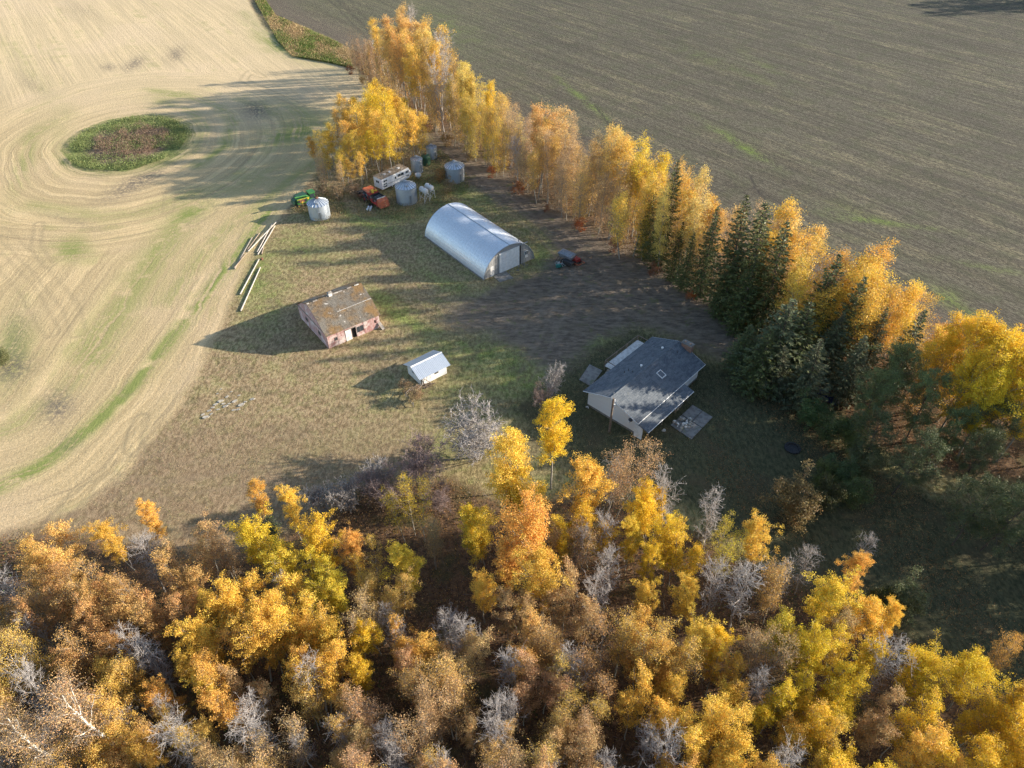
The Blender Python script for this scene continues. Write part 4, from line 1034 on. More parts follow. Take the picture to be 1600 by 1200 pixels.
# ---- grain bins
def bin_(px, py, r, wh, label, seed=0, door_az=-80, sheets='galv', group='steel grain bins', squash=1.0, rx=None, vent=True):
    x, y = (px, py) if rx else G2(px, py)
    t = thing('grain_bin', label, 'grain bin', (x, y, 0), 0, group)
    nr_ = 4
    for k in range(nr_):
        z0 = wh*k/nr_; z1 = wh*(k+1)/nr_; pf = []
        m_ = 10
        for i in range(m_+1):
            z = z0+(z1-z0)*i/m_
            pf.append((r+.018*math.sin(i*math.pi)+(.016 if i % 2 else 0)+.004*(k % 2), z if i < m_ else z1))
        pf = pf+[(r-.03, z1), (r-.03, z0), pf[0]]
        MB().lathe(pf, 40).build('wall_ring', M[sheets], t, smooth=False)
    apz = wh+r*.50; ncap = 20
    for k in range(ncap):
        a0_, a1_ = 2*math.pi*k/ncap, 2*math.pi*(k+1)/ncap
        rb_, rt_ = r+.10, .28
        def cpnt(a, rr_, z): return (rr_*math.cos(a), rr_*math.sin(a), z)
        am = (a0_+a1_)/2; zb = wh-.03; zt = apz-.1
        lo = [cpnt(a0_, rb_, zb-.03), cpnt(a1_, rb_, zb-.03), cpnt(a1_, rt_, zt-.03), cpnt(a0_, rt_, zt-.03)]
        hi = [cpnt(a0_, rb_, zb+.0), cpnt(a1_, rb_, zb+.0), cpnt(a1_, rt_, zt), cpnt(a0_, rt_, zt)]
        o = MB().hexa(lo, hi).build('roof_panel', M['galv_roof'], t)
        rb = MB(); p0 = Vector(cpnt(a0_, rb_, zb)); p1 = Vector(cpnt(a0_, rt_, zt)); s_ = Vector((-math.sin(a0_), math.cos(a0_), 0))*.05
        rb.hexa([p0-s_, p0+s_, p1+s_, p1-s_], [p0-s_*.4+Vector((0, 0, .075)), p0+s_*.4+Vector((0, 0, .075)), p1+s_*.4+Vector((0, 0, .06)), p1-s_*.4+Vector((0, 0, .06))])
        rb.build('rib', M['galv_dark'], o)
    cp_ = MB().lathe([(.34, apz-.12), (.34, apz+.02), (.22, apz+.10), (.0, apz+.13)], 16).build('roof_cap', M['rust' if seed == 1 else 'galv_old'], t)
    ha = R(door_az-10); hp = (r*.62*math.cos(ha), r*.62*math.sin(ha))
    hz_ = wh+(apz-wh)*.36
    MB().box(hp[0]-.22, hp[0]+.22, hp[1]-.2, hp[1]+.2, hz_, hz_+.22).build('roof_hatch', M['galv_old'], t)
    da = R(door_az)
    mt = RZ(da-R(-90)); 
    MB().box(-.33, .33, -(r+.06), -(r-.02), .35, wh*.62, m=mt).build('door', M['galv_old'], t)
    MB().box(-.02, .04, -(r+.09), -(r+.062), .4, wh*.6, m=mt).build('door_seam', M['black_metal'], t)
    for j in range(int(wh/.32)): pass
    ld = MB(); la = RZ(R(door_az+55)-R(-90))
    for sx in (-.18, .18): ld.box(sx-.02, sx+.02, -(r+.14), -(r+.10), .3, wh+.1, m=la)
    for j in range(int(wh/.33)): ld.box(-.16, .16, -(r+.13), -(r+.11), .45+j*.33, .48+j*.33, m=la)
    ld.build('ladder', M['galv_old'], t)
    MB().lathe([(r+.12, 0), (r+.12, .09), (r+.0, .10)], 40).build('base_ring', M['concrete'], t)
    return t
bin_(500.5, 338, 1.98, 2.95, 'silver grain bin with rusty cap beside the green combine', 1, -74)
bin_(636, 314.5, 2.02, 3.45, 'tallest silver grain bin, in front of the white camper', 2, -60, 'galv')
bin_(711, 281, 1.98, 3.2, 'grey grain bin standing alone near the alley of trees', 3, -50, 'galv_old')
bin_(652, 268, 1.2, 2.9, 'narrow grey bin half hidden under golden trees behind the camper', 4, -40, 'galv_old')
bin_(675, 247, 1.1, 2.6, 'smallest pale bin at the right edge of the golden clump', 5, -40, 'galv')

# ---- machines
M['green_paint'] = pm('green_paint', (.045, .20, .04), (.03, .12, .03), 3, .45)
M['green_dark'] = pm('dark_green_paint', (.02, .09, .045), (.03, .06, .035), 3, .6)
M['yellow_paint'] = pm('yellow_paint', (.62, .42, .04), (.40, .27, .05), 4, .5)
M['red_paint'] = pm('red_paint', (.45, .035, .03), (.25, .04, .03), 3, .5)
M['orange_paint'] = pm('faded_orange_paint', (.52, .12, .045), (.32, .09, .045), 2.5, .6, c3=(.55, .42, .2), s3=1.6)
M['grey_metal'] = pm('grey_machine', (.28, .29, .30), (.18, .18, .19), 4, .6, .3)
def wheel(parent, x, y, r, w, tyre='rubber', rim='yellow_paint', ax='y'):
    pf = [(r*.55, -w/2), (r*.92, -w/2), (r, -w*.3), (r, w*.3), (r*.92, w/2), (r*.55, w/2)]
    o = MB().lathe(pf, 20).build('wheel', M[tyre], parent)
    MB().lathe([(0.0, -w*.30), (r*.2, -w*.34), (r*.56, -w*.30), (r*.56, w*.30), (r*.2, w*.34), (0.0, w*.30)], 16).build('rim', M[rim], o)
    o.location = (x, y, r); o.rotation_euler = (R(90), 0, 0)
    return o
def on(mb, name, mat, parent): return mb.build(name, M[mat], parent)
# green combine: x forward
gx, gy = G2(479, 319)
gc = thing('combine_harvester', 'green combine harvester with yellow wheels behind the left grain bin', 'combine', (gx, gy, 0), R(35), scale=.85)
on(MB().box(-2.4, .7, -1.1, 1.1, 1.0, 2.3), 'body', 'green_paint', gc)
on(MB().hexa([(-2.4, -1.0, 2.3), (.2, -1.0, 2.3), (.2, 1.0, 2.3), (-2.4, 1.0, 2.3)], [(-2.2, -.8, 2.75), (.1, -1.1, 2.85), (.1, 1.1, 2.85), (-2.2, .8, 2.75)]), 'grain_tank', 'green_dark', gc)
cb = on(MB().hexa([(.75, -.8, 1.2), (2.2, -.8, 1.2), (2.2, .8, 1.2), (.75, .8, 1.2)], [(.85, -.75, 2.7), (2.05, -.75, 2.7), (2.05, .75, 2.7), (.85, .75, 2.7)]), 'cab', 'green_paint', gc)
on(MB().box(.7, 2.3, -.9, .9, 2.71, 2.9), 'cab_roof', 'green_paint', cb)
on(MB().hexa([(2.21, -.7, 1.5), (2.26, -.7, 1.5), (2.26, .7, 1.5), (2.21, .7, 1.5)], [(2.1, -.66, 2.6), (2.15, -.66, 2.6), (2.15, .66, 2.6), (2.1, .66, 2.6)]), 'windscreen', 'glass', cb)
on(MB().box(.95, 1.95, -.86, -.80, 1.6, 2.55), 'side_window', 'glass', cb)
on(MB().tube([(.2, -1.2, 2.5), (-.2, -1.5, 2.9), (-2.9, -1.6, 3.1)], .17, 10), 'unload_auger', 'green_paint', gc)
on(MB().hexa([(2.0, -.6, .5), (3.2, -.6, .3), (3.2, .6, .3), (2.0, .6, .5)], [(2.0, -.5, 1.1), (3.2, -.6, .8), (3.2, .6, .8), (2.0, .5, 1.1)]), 'feeder_house', 'green_dark', gc)
on(MB().hexa([(-3.3, -.8, 1.2), (-2.45, -.9, 1.1), (-2.45, .9, 1.1), (-3.3, .8, 1.2)], [(-3.1, -.8, 1.9), (-2.45, -.9, 2.2), (-2.45, .9, 2.2), (-3.1, .8, 1.9)]), 'straw_hood', 'green_dark', gc)
on(MB().box(-1.8, -.6, -1.14, -1.101, 1.2, 2.0), 'side_panel', 'rust', gc)
for (x, z, r_) in ((-.3, 1.6, .32), (.3, 1.9, .2), (-1.2, 1.35, .26), (-2.0, 1.7, .3)): on(MB().tube([(x, -1.17, z), (x, -1.11, z)], r_, 12), 'pulley', 'yellow_paint' if r_ < .27 else 'black_metal', gc)
on(MB().box(-2.3, .6, -1.13, -1.102, 2.05, 2.16), 'stripe', 'yellow_paint', gc)
on(MB().box(.9, 2.0, -1.3, -.85, 1.15, 1.22), 'platform', 'green_dark', gc)
for k in range(4): on(MB().box(1.0, 1.4, -1.42-.05*k, -1.36-.05*k, .3+.25*k, .34+.25*k), 'ladder_rung', 'yellow_paint', gc)
on(MB().tube([(-1.6, .6, 2.8), (-1.6, .6, 3.3)], .07, 8), 'exhaust', 'black_metal', gc)
for y in (-1.35, 1.35): wheel(gc, 1.3, y, .8, .5)
for y in (-1.0, 1.0): wheel(gc, -2.1, y, .5, .35)
# red combine
rx_, ry_ = G2(588, 318)
rc = thing('combine_harvester', 'old red combine with faded orange hood and open tank, left of the camper', 'combine', (rx_, ry_, 0), R(-49))
on(MB().box(-2.9, -.2, -1.0, 1.0, .9, 2.3), 'body', 'red_paint', rc)
on(MB().hexa([(-3.1, -1.1, 2.31), (-.9, -1.1, 2.31), (-.9, 1.1, 2.31), (-3.1, 1.1, 2.31)], [(-2.9, -.95, 2.55), (-1.0, -.95, 2.55), (-1.0, .95, 2.55), (-2.9, .95, 2.55)]), 'hood', 'orange_paint', rc)
for (x, y, s_) in ((-1.0, -.3, .5), (-.7, .4, .35), (-.5, -.5, .4)): on(MB().box(x, x+s_, y, y+s_, 2.31, 2.31+s_*.7), 'engine_part', 'yellow_paint', rc)
tk = MB()
tk.box(-.15, 2.2, -1.0, -.9, 1.2, 2.1); tk.box(-.15, 2.2, .9, 1.0, 1.2, 2.1); tk.box(-.15, -.05, -.9, .9, 1.2, 2.1); tk.box(-.15, 2.2, -1.0, 1.0, 1.1, 1.195)
on(tk, 'open_tank', 'black_metal', rc)
for i in range(5): on(MB().tube([(.1+i*.42, -.85, 1.5), (.3+i*.42, .85, 1.75)], .06, 6), 'walker_rod', 'grey_metal', rc)
on(MB().box(-.1, 2.1, -1.08, -1.003, .7, 1.6), 'side_panel', 'red_paint', rc)
on(MB().hexa([(2.25, -1.05, .6), (3.3, -1.05, .45), (3.3, 1.05, .45), (2.25, 1.05, .6)], [(2.25, -1.05, 2.1), (3.0, -1.05, 1.75), (3.0, 1.05, 1.75), (2.25, 1.05, 2.1)]), 'rear_hood', 'orange_paint', rc)
on(MB().box(-4.6, -3.15, -1.6, 1.6, .3, .9), 'header', 'rust', rc)
on(MB().lathe([(.35, -1.5), (.35, 1.5)], 10), 'reel', 'black_metal', rc).location = (-4.4, 0, 1.1)
COL.objects['reel'].rotation_euler = (R(90), 0, 0)
for (x, z, r_) in ((-.5, 1.5, .34), (.2, 1.75, .2), (.9, 1.35, .3), (1.6, 1.55, .2), (-1.3, 1.7, .24)): on(MB().tube([(x, -1.16, z), (x, -1.10, z)], r_, 12), 'pulley', 'grey_metal' if r_ < .27 else 'black_metal', rc)
on(MB().box(-2.8, -1.6, -1.06, -1.002, 1.35, 2.2), 'side_window', 'glass', rc)
on(MB().box(-2.4, -.4, -1.35, -1.02, .95, 1.02), 'platform', 'rust', rc)
on(MB().tube([(-2.4, -1.3, 1.0), (-2.4, -1.3, 1.8), (-.6, -1.3, 1.8)], .03, 6), 'handrail', 'grey_metal', rc)
on(MB().box(2.2, 2.26, -.95, .95, 1.2, 2.25), 'tailboard', 'white_dirty', rc)
on(MB().tube([(-.9, .5, 2.5), (-.9, .5, 3.0)], .07, 8), 'exhaust', 'black_metal', rc)
for y in (-1.2, 1.2): wheel(rc, -2.0, y, .7, .45, rim='red_paint')
for y in (-.9, .9): wheel(rc, 1.9, y, .42, .3, rim='red_paint')
# pipes by the red combine
for i, (px, lb) in enumerate(((573.5, 'left short pale culvert pipe in the grass by the red combine'), (578, 'right short pale culvert pipe in the grass by the red combine'))):
    x, y = G2(px, 330); t = thing('culvert_pipe', lb, 'pipe', (x, y, 0), R(85))
    on(MB().tube([(0, 0, .22), (1.5, 0, .22)], .2, 12), 'barrel', 'white', t); on(MB().tube([(1.5, 0, .22), (2.5, 0, .24)], .205, 12), 'dark_end', 'black_metal', t)
# camper
cx_, cy_ = G2(598.5, 300.5); c2x, c2y = G2(641, 280.5)
ca = math.atan2(c2y-cy_, c2x-cx_); CL = 8.0; CWd = 2.5
M['camper_roof'] = pm('stained_camper_roof', (.34, .27, .19), (.20, .15, .10), 1.4, .9, c3=(.55, .5, .42), s3=1.5, t3=(.58, .66))
M['camper_side'] = pm('camper_side', (.80, .80, .79), (.70, .70, .69), 2, .45)
cm = thing('camper_trailer', 'long white camper trailer with leaf stained roof behind the middle bin', 'camper', (cx_, cy_, 0), ca)
bd = MB()
pf = [(0, .55), (CL-.7, .55), (CL, 1.1), (CL, 1.75), (CL-.75, 2.75), (0, 2.75)]
n = len(pf); vs = [(x, 0, z) for x, z in pf]+[(x, CWd, z) for x, z in pf]
bd.add(vs, [tuple(range(n)), tuple(range(n, 2*n))[::-1]]+[(i, i+n, (i+1) % n+n, (i+1) % n) for i in range(n)])
on(bd, 'body', 'camper_side', cm)
on(MB().box(-.05, CL-.75, -.04, CWd+.04, 2.755, 2.83), 'roof', 'camper_roof', cm)
on(MB().hexa([(CL-.74, -.02, 2.752), (CL-.7, -.02, 2.70), (CL-.7, CWd+.02, 2.70), (CL-.74, CWd+.02, 2.752)], [(CL-.74, -.02, 2.82), (CL-.3, -.02, 2.25), (CL-.3, CWd+.02, 2.25), (CL-.74, CWd+.02, 2.82)]), 'front_cap', 'camper_side', cm)
for (x, z, w, h) in ((.45, 2.0, .9, .38), (.45, 1.4, .8, .32), (.45, .9, .8, .3), (4.3, 1.75, 1.6, .55), (6.5, 1.75, .85, .5), (6.6, 1.0, .7, .35)):
    window(cm, T_((x, -.035, z)), w, h, 'trim')
window(cm, T_((-.04, 1.7, 1.7)) @ RZ(R(-90)), .9, .5, 'trim')
cd = on(MB().box(3.35, 4.0, -.05, -.004, .6, 2.45), 'door', 'white', cm)
on(MB().box(3.5, 3.85, -.065, -.052, 1.6, 2.1), 'pane', 'glass', cd)
on(MB().box(.1, 7.2, -.012, -.004, 1.22, 1.30), 'stripe', 'grey_metal', cm)
for x in (1.6, 3.0, 5.4): on(MB().box(x, x+.5, .9, 1.4, 2.835, 3.0), 'roof_vent', 'white_dirty', cm)
for y in (.15, CWd-.15):
    for x in (2.7, 3.6): wheel(cm, x, y, .36, .24, rim='white')
on(MB().tube([(CL-.7, CWd/2-.6, .6), (CL+1.1, CWd/2, .5)], .05, 6), 'hitch', 'black_metal', cm)
on(MB().tube([(CL-.7, CWd/2+.6, .6), (CL+1.1, CWd/2, .5)], .05, 6), 'hitch', 'black_metal', cm)
# fuel tanks on stand
for (px, py, lb) in ((663.5, 314, 'left white fuel tank on its steel stand between two bins'), (672, 309, 'right white fuel tank on its steel stand between two bins')):
    x, y = G2(px, py); t = thing('fuel_tank', lb, 'fuel tank', (x, y, 0), R(-48), 'fuel tanks on steel stands')
    b = MB(); pr_ = [(0, -1.05), (.34, -1.0), (.55, -.85), (.55, .85), (.34, 1.0), (0, 1.05)]
    o = on(b.lathe(pr_, 18), 'tank', 'white_dirty', t); o.location = (0, 0, 2.35); o.rotation_euler = (0, R(90), 0)
    on(MB().tube([(.2, 0, 2.8), (.2, 0, 3.0)], .08, 8), 'filler_cap', 'rust', t)
    for x_ in (-.7, .9):
        for y_ in (-.5, .5): on(MB().tube([(x_, y_*1.25, 0), (x_, y_, 1.9)], .05, 6), 'leg', 'white_dirty', t)
        on(MB().tube([(x_, -.5, 1.88), (x_, .5, 1.88)], .05, 6), 'cradle', 'white_dirty', t)
        on(MB().tube([(x_, -.6, .25), (x_, .5, 1.8)], .035, 6), 'brace', 'white_dirty', t)
    for y_ in (-.55, .55): on(MB().tube([(-.7, y_, 1.0), (.9, y_, 1.0)], .035, 6), 'brace', 'white_dirty', t)
# junk under the clump
x, y = G2(666, 257); t = thing('old_tank', 'dark green upright farm tank under the trees between two hidden bins', 'tank', (x, y, 0))
on(MB().lathe([(0, 0), (1.0, 0), (1.0, 1.9), (.8, 2.15), (.25, 2.3), (0, 2.3)], 20), 'shell', 'green_dark', t); on(MB().lathe([(.2, 2.3), (.2, 2.5), (0, 2.52)], 10), 'lid', 'rust', t)
x, y = G2(654, 281); t = thing('cone_hopper', 'small pale seed hopper on legs behind the fuel tanks', 'hopper', (x, y, 0))
on(MB().lathe([(0, .3), (.15, .3), (.65, 1.0), (.65, 1.35), (.6, 1.35), (.1, .4)], 12), 'hopper', 'white_dirty', t)
for a_ in (0, 2.1, 4.2): on(MB().tube([(.6*math.cos(a_), .6*math.sin(a_), 0), (.6*math.cos(a_), .6*math.sin(a_), 1.1)], .03, 6), 'leg', 'rust', t)
# swather east of the arched shed
x, y = G2(885, 412); t = thing('seed_drill', 'dark old seeder with grey hoppers parked right of the arched shed', 'seeder', (x, y, 0), R(-40))
on(MB().hexa([(-1.6, .0, .9), (.9, .0, .9), (.9, 1.2, .9), (-1.6, 1.2, .9)], [(-1.9, -.2, 1.6), (1.1, -.2, 1.6), (1.1, 1.4, 1.7), (-1.9, 1.4, 1.7)]), 'hopper_box', 'grey_metal', t)
on(MB().hexa([(-1.9, -.22, 1.61), (1.1, -.22, 1.61), (1.1, 1.42, 1.71), (-1.9, 1.42, 1.71)], [(-1.5, .2, 1.85), (.9, .1, 1.8), (.8, 1.1, 1.95), (-1.4, 1.0, 1.9)]), 'tarpaulin', 'grey_metal', t)
on(MB().box(-.2, 1.7, -.9, -.1, .5, 1.1), 'frame', 'black_metal', t)
for i in range(6): on(MB().tube([(-1.7+i*.5, -.1, .9), (-1.8+i*.5, -.9, .15)], .05, 6), 'seed_tube', 'black_metal', t)
for y_ in (-.2, 1.5): wheel(t, -.5, y_, .45, .2, rim='white')
x, y = G2(876, 414); t = thing('hay_rake', 'teal wheel rake with white tines in front of the dark seeder', 'rake', (x, y, 0), R(20))
on(MB().lathe([(.75, .1), (.82, .1), (.82, .35), (.75, .35), (.75, .1)], 24), 'rim_ring', 'green_dark', t)
M['teal'] = pm('teal_paint', (.03, .22, .18), (.02, .12, .1), 4, .5)
on(MB().box(-1.2, -.3, -1.0, -.6, .2, .75), 'gearbox', 'teal', t)
for i in range(12):
    a_ = i*.5236; on(MB().tube([(.15*math.cos(a_), .15*math.sin(a_), .5), (1.05*math.cos(a_), 1.05*math.sin(a_), .25)], .035, 5), 'tine', 'white_dirty', t)
on(MB().lathe([(0, .1), (.2, .1), (.2, .6), (0, .65)], 12), 'hub', 'rust', t)
x, y = G2(899, 411); t = thing('tillage_frame', 'rusty red tillage frame at the right end of the parked machines', 'tiller', (x, y, 0), R(-50))
on(MB().box(-.8, .6, -.5, .6, .5, 1.0), 'hood', 'red_paint', t)
on(MB().tube([(-.9, -.7, .5), (1.4, -.7, .5), (1.5, .8, .5), (-.9, .8, .5)], .07, 6), 'frame', 'orange_paint', t)
for i in range(5): on(MB().tube([(-.7+i*.45, -.7, .5), (-.6+i*.45, -.85, .0)], .04, 5), 'shank', 'rust', t)
for y_ in (-.6, .7): wheel(t, .4, y_, .38, .18, rim='red_paint')
# poles stacked at the field edge
def pole(a, b, r, z0, z1, mat, label, bent=0.0):
    (xa, ya), (xb, yb) = G2(*a), G2(*b)
    o = MB().tube([(0, 0, z0), ((xb-xa)/2+bent, (yb-ya)/2, (z0+z1)/2), (xb-xa, yb-ya, z1)], [r, r*.92, r*.8], 10).build('log_pole', M[mat])
    o.location = (xa, ya, 0); tag(o, label, 'pole', 'poles laid out along the field edge')
M['pole_pale'] = pm('peeled_pole', (.46, .42, .37), (.30, .27, .23), 4, .7)
M['pole_tan'] = pm('tan_pole', (.30, .235, .175), (.20, .15, .11), 4, .8)
pole((376.5, 487), (407, 419), .12, .14, .14, 'pole_pale', 'thick pale pole lying nearest the barn, frontmost of the poles')
pole((375.5, 461), (405, 406), .12, .14, .14, 'pole_pale', 'thick pale pole lying second from the barn, parallel to the front one')
pole((367, 421), (394, 372), .11, .13, .13, 'wood_grey', 'grey weathered pole farthest out on the stubble side')
pole((387, 391), (406, 365), .10, .12, .14, 'pole_tan', 'short brown pole between the grey pole and the crossed ones')
pole((388, 394), (433, 350), .11, .16, .5, 'pole_pale', 'long white pole lying across the others on the pile')
pole((402, 395), (426, 350), .10, .13, .17, 'pole_pale', 'white pole in the middle of the crossed pile')
pole((403, 399), (430, 354), .11, .15, .19, 'pole_pale', 'rightmost white pole in the crossed pile')
pole((367, 421), (386, 397), .09, .34, .22, 'pole_tan', 'short tan pole resting on the grey one')
pole((409, 398), (412, 388), .12, .14, .14, 'pole_tan', 'stub of pole between the pile and the thick poles')
rockpile('stump', 408.5, 405.5, 3, .2, .34, ['rust'], 'dark stump at the end of the second thick pole', 'stump', 21, .1)
# utility pole with lines
ux, uy = G2(952, 674)
up_ = thing('utility_pole', 'short wooden utility pole in front of the bungalow gable', 'utility pole', (ux, uy, 0))
on(MB().tube([(0, 0, -.1), (0, 0, 6.0)], [.17, .13], 12), 'post', 'pole_wood', up_)
on(MB().box(.12, .32, -.1, .1, 4.6, 5.0), 'transformer_box', 'white', up_)
on(MB().tube([(.1, 0, 5.2), (.55, 0, 5.4)], .04, 6), 'bracket', 'galv', up_)
for z in (5.5, 5.75): on(MB().lathe([(0, z-.06), (.07, z-.05), (.07, z+.05), (0, z+.06)], 8), 'insulator', 'white', up_).location = (.2, 0, 0)
fx, fy = 52.0, 8.0
u2 = thing('utility_pole', 'far wooden utility pole carrying the line beyond the lower wood', 'utility pole', (fx, fy, 0))
on(MB().tube([(0, 0, -.1), (0, 0, 8.5)], [.17, .13], 12), 'post', 'pole_wood', u2)
wl = thing('power_line', 'two thin power lines running from the bungalow pole over the shaded lawn', 'power line', (ux, uy, 0))
for k, (z, dx_) in enumerate(((5.75, 0), (5.3, .35))):
    pts = []
    for i in range(25):
        t_ = i/24; pts.append(((fx-ux)*t_+dx_, (fy-uy)*t_+dx_, z+(8.2-z)*t_-1.6*4*t_*(1-t_)))
    on(MB().tube(pts, .006, 4), 'wire', 'black_metal', wl)
# blue pieces in the shade, right
x, y = G2(1292, 623); t = thing('blue_tarp', 'dark blue tarpaulin over a low stack under the spruces', 'tarp', (x, y, 0), R(-35))
M['blue'] = pm('blue_tarp', (.01, .018, .09), (.008, .03, .10), 3, .5)
on(MB().hexa([(-1.8, -.7, 0), (1.8, -.7, 0), (1.8, .7, 0), (-1.8, .7, 0)], [(-1.4, -.35, .9), (1.3, -.45, .75), (1.4, .4, .8), (-1.3, .35, 1.0)]), 'cover', 'blue', t)
for sx in (-1.2, 0, 1.2): on(MB().tube([(sx, -.9, .1), (sx, -.4, .9), (sx, .45, .92), (sx, .95, .1)], .02, 5), 'tie_rope', 'white_dirty', t)
x, y = G2(1238, 701); t = thing('fire_pit', 'round dark fire ring on the shaded lawn', 'fire pit', (x, y, 0))
for i in range(12):
    a_ = i*.5236; o = on(MB().box(-.21, .21, -.12, .12, 0, .2), 'ring_block', 'black_metal', t); o.location = (.9*math.cos(a_), .9*math.sin(a_), 0); o.rotation_euler = (0, 0, a_+R(90))
on(MB().lathe([(0, .06), (.78, .04), (.78, 0)], 20), 'ash_bed', 'black_metal', t)

# ------------------------------------------------------------ trees
def hero(px, py, rpx, colour, kind='full', label=None, group=None, h=None, wide=1.0, kf=.68, c=None):
    """a tree whose crown centre the photograph shows at (px, py) with radius rpx"""
    wr = {'multi': .25, 'full': .235, 'thin': .235, 'big': .34, 'bare': .235, 'birch': .33, 'belt': .19, 'beltthin': .19}.get(kind, .3)
    if h is None:
        hh_ = 12.0
        for _ in range(3):
            x, y, _z = G(px, py, hh_*kf); mpp = ((y*math.cos(PITCH)+(CAM_H-hh_*kf)*math.sin(PITCH))/FPX)
            hh_ = min(16.5, max(8.5, rpx*mpp/wr))
        h = hh_
        wide *= min(1.6, max(.75, rpx*mpp/(wr*h)))
    x, y, _z = G(px, py, h*kf)
    SPOTS.append((x, y))
    return plant(kind, x, y, h, c or LC[colour], label, group, wide)
SPOTS = []
LW = 'aspens of the lower wood'
HEROES = [
 (865, 690, 40, 'Y', 'full', 'tall narrow bright yellow aspen rising highest at the wood edge, left of the bungalow'),
 (785, 748, 50, 'G', 'full', 'round golden aspen just right of the round grey shrub'),
 (742, 838, 34, 'L', 'full', 'isolated lime yellow aspen below the round golden one'),
 (640, 795, 32, 'Y', 'thin', 'yellow topped aspen with bare lower twigs beside the mauve thicket'),
 (660, 840, 30, 'T', 'thin', 'thin leaved aspen with white trunk just below the yellow topped one'),
 (636, 890, 36, 'L', 'full', 'lime yellow aspen with two white stems at the edge of the brown gap'),
 (455, 795, 22, 'G', 'full', 'small lone golden aspen at the top edge of the wood, left of the grey thicket'),
 (508, 850, 38, 'Y', 'full', 'bright yellow aspen below the small lone golden one'),
 (548, 872, 26, 'O', 'full', 'orange tinged aspen leaning on the bright yellow one'),
 (517, 935, 34, 'L', 'full', 'lime yellow aspen with grey stem in the middle of the left wood'),
 (560, 1000, 30, 'Y', 'full', 'narrow vivid yellow aspen above the tan mass at bottom centre'),
 (565, 1050, 24, 'Y', 'full', 'small vivid yellow aspen directly below the narrow vivid one'),
 (585, 890, 30, 'G', 'thin', 'half bare golden aspen between the lime yellow pair'),
 (835, 835, 52, 'O', 'full', 'big orange aspen in the centre of the wood'),
 (850, 905, 46, 'G', 'full', 'large golden aspen overlapping the big orange one from below'),
 (795, 895, 36, 'O', 'full', 'orange aspen at the left foot of the big orange one'),
 (755, 925, 30, 'G', 'full', 'golden aspen at the right rim of the brown gap'),
 (960, 712, 46, 'P', 'thin', 'pale russet aspen reaching up to the bungalow pole'),
 (915, 765, 44, 'G', 'full', 'dull golden aspen between the tall yellow and the pale russet one'),
 (1000, 800, 30, 'Y', 'full', 'yellow aspen below the pale russet one'),
 (985, 845, 28, 'L', 'full', 'lime aspen with dark slender trunk right of the big orange one'),
 (1060, 840, 30, 'Y', 'full', 'yellow aspen among leaning bare stems'),
 (1020, 885, 24, 'Y', 'full', 'small bright yellow aspen with a dark hollow beneath'),
 (1125, 845, 34, 'L', 'thin', 'sparse lime aspen near the shaded lawn'),
 (1185, 850, 32, 'G', 'full', 'golden aspen at the upper right shoulder of the wood'),
 (1075, 940, 28, 'G', 'full', 'golden aspen below the dark hollow'),
 (1075, 1005, 36, 'G', 'full', 'broad golden aspen right of bottom centre'),
 (1115, 1020, 30, 'Y', 'full', 'yellow aspen overlapping the broad golden one'),
 (1010, 945, 22, 'G', 'full', 'small golden aspen in the russet patch'),
 (1290, 935, 40, 'L', 'full', 'lime yellow aspen with orange rim at right centre'),
 (1340, 905, 26, 'O', 'full', 'orange spire shaped aspen pointing into the dark lawn'),
 (1330, 965, 36, 'G', 'full', 'golden aspen under the orange spire'),
 (1385, 975, 24, 'G', 'full', 'small golden aspen sticking out over the dark lawn'),
 (1270, 1010, 40, 'Y', 'full', 'yellow aspen filling the right centre of the wood'),
 (1440, 1070, 44, 'Y', 'big', 'broad yellow poplar at the lower right edge of the dark lawn'),
 (1520, 1065, 44, 'Y', 'big', 'broad yellow poplar, rightmost of the low right group'),
 (1590, 1110, 34, 'G', 'full', 'golden aspen at the right frame edge'),
 (1582, 1035, 13, 'O', 'thin', 'tiny orange topped aspen poking up at the far right'),
 (410, 855, 38, 'Y', 'full', 'bright yellow aspen at the upper left of the yellow band'),
 (445, 895, 34, 'L', 'full', 'lime yellow aspen just below the upper left yellow one'),
 (405, 790, 20, 'O', 'full', 'small orange aspen on the meadow edge'),
 (350, 880, 34, 'T', 'thin', 'brown fading aspen over a dark gap in the left wood'),
 (180, 842, 27, 'G', 'full', 'golden aspen with white trunk at the top of the left wood'),
 (238, 815, 19, 'O', 'full', 'little orange aspen nearest the meadow in the left wood'),
 (365, 950, 38, 'G', 'full', 'golden aspen at the top of the large golden cluster'),
 (335, 1000, 40, 'G', 'full', 'golden aspen at the left of the large golden cluster'),
 (395, 1005, 44, 'G', 'full', 'biggest golden aspen in the large golden cluster'),
 (300, 1040, 32, 'G', 'full', 'golden aspen at the lower left of the large golden cluster'),
 (268, 1090, 26, 'O', 'full', 'small round orange aspen left of two below the golden cluster'),
 (328, 1085, 26, 'G', 'full', 'small round golden aspen right of two below the golden cluster'),
 (232, 1180, 32, 'O', 'full', 'orange aspen at the bottom edge beside the white birch'),
]
for (px, py, r_, c_, k_, lb) in HEROES: hero(px, py, r_, c_, k_, lb, LW)
hero(135, 1110, 58, 'T', 'birch', 'big white trunked birch with fine tan crown near the bottom left', None, h=15, wide=1.05, kf=.72)
hero(45, 1150, 66, 'T', 'birch', 'big white trunked birch with tan crown in the bottom left corner', None, h=15, wide=1.15, kf=.72)
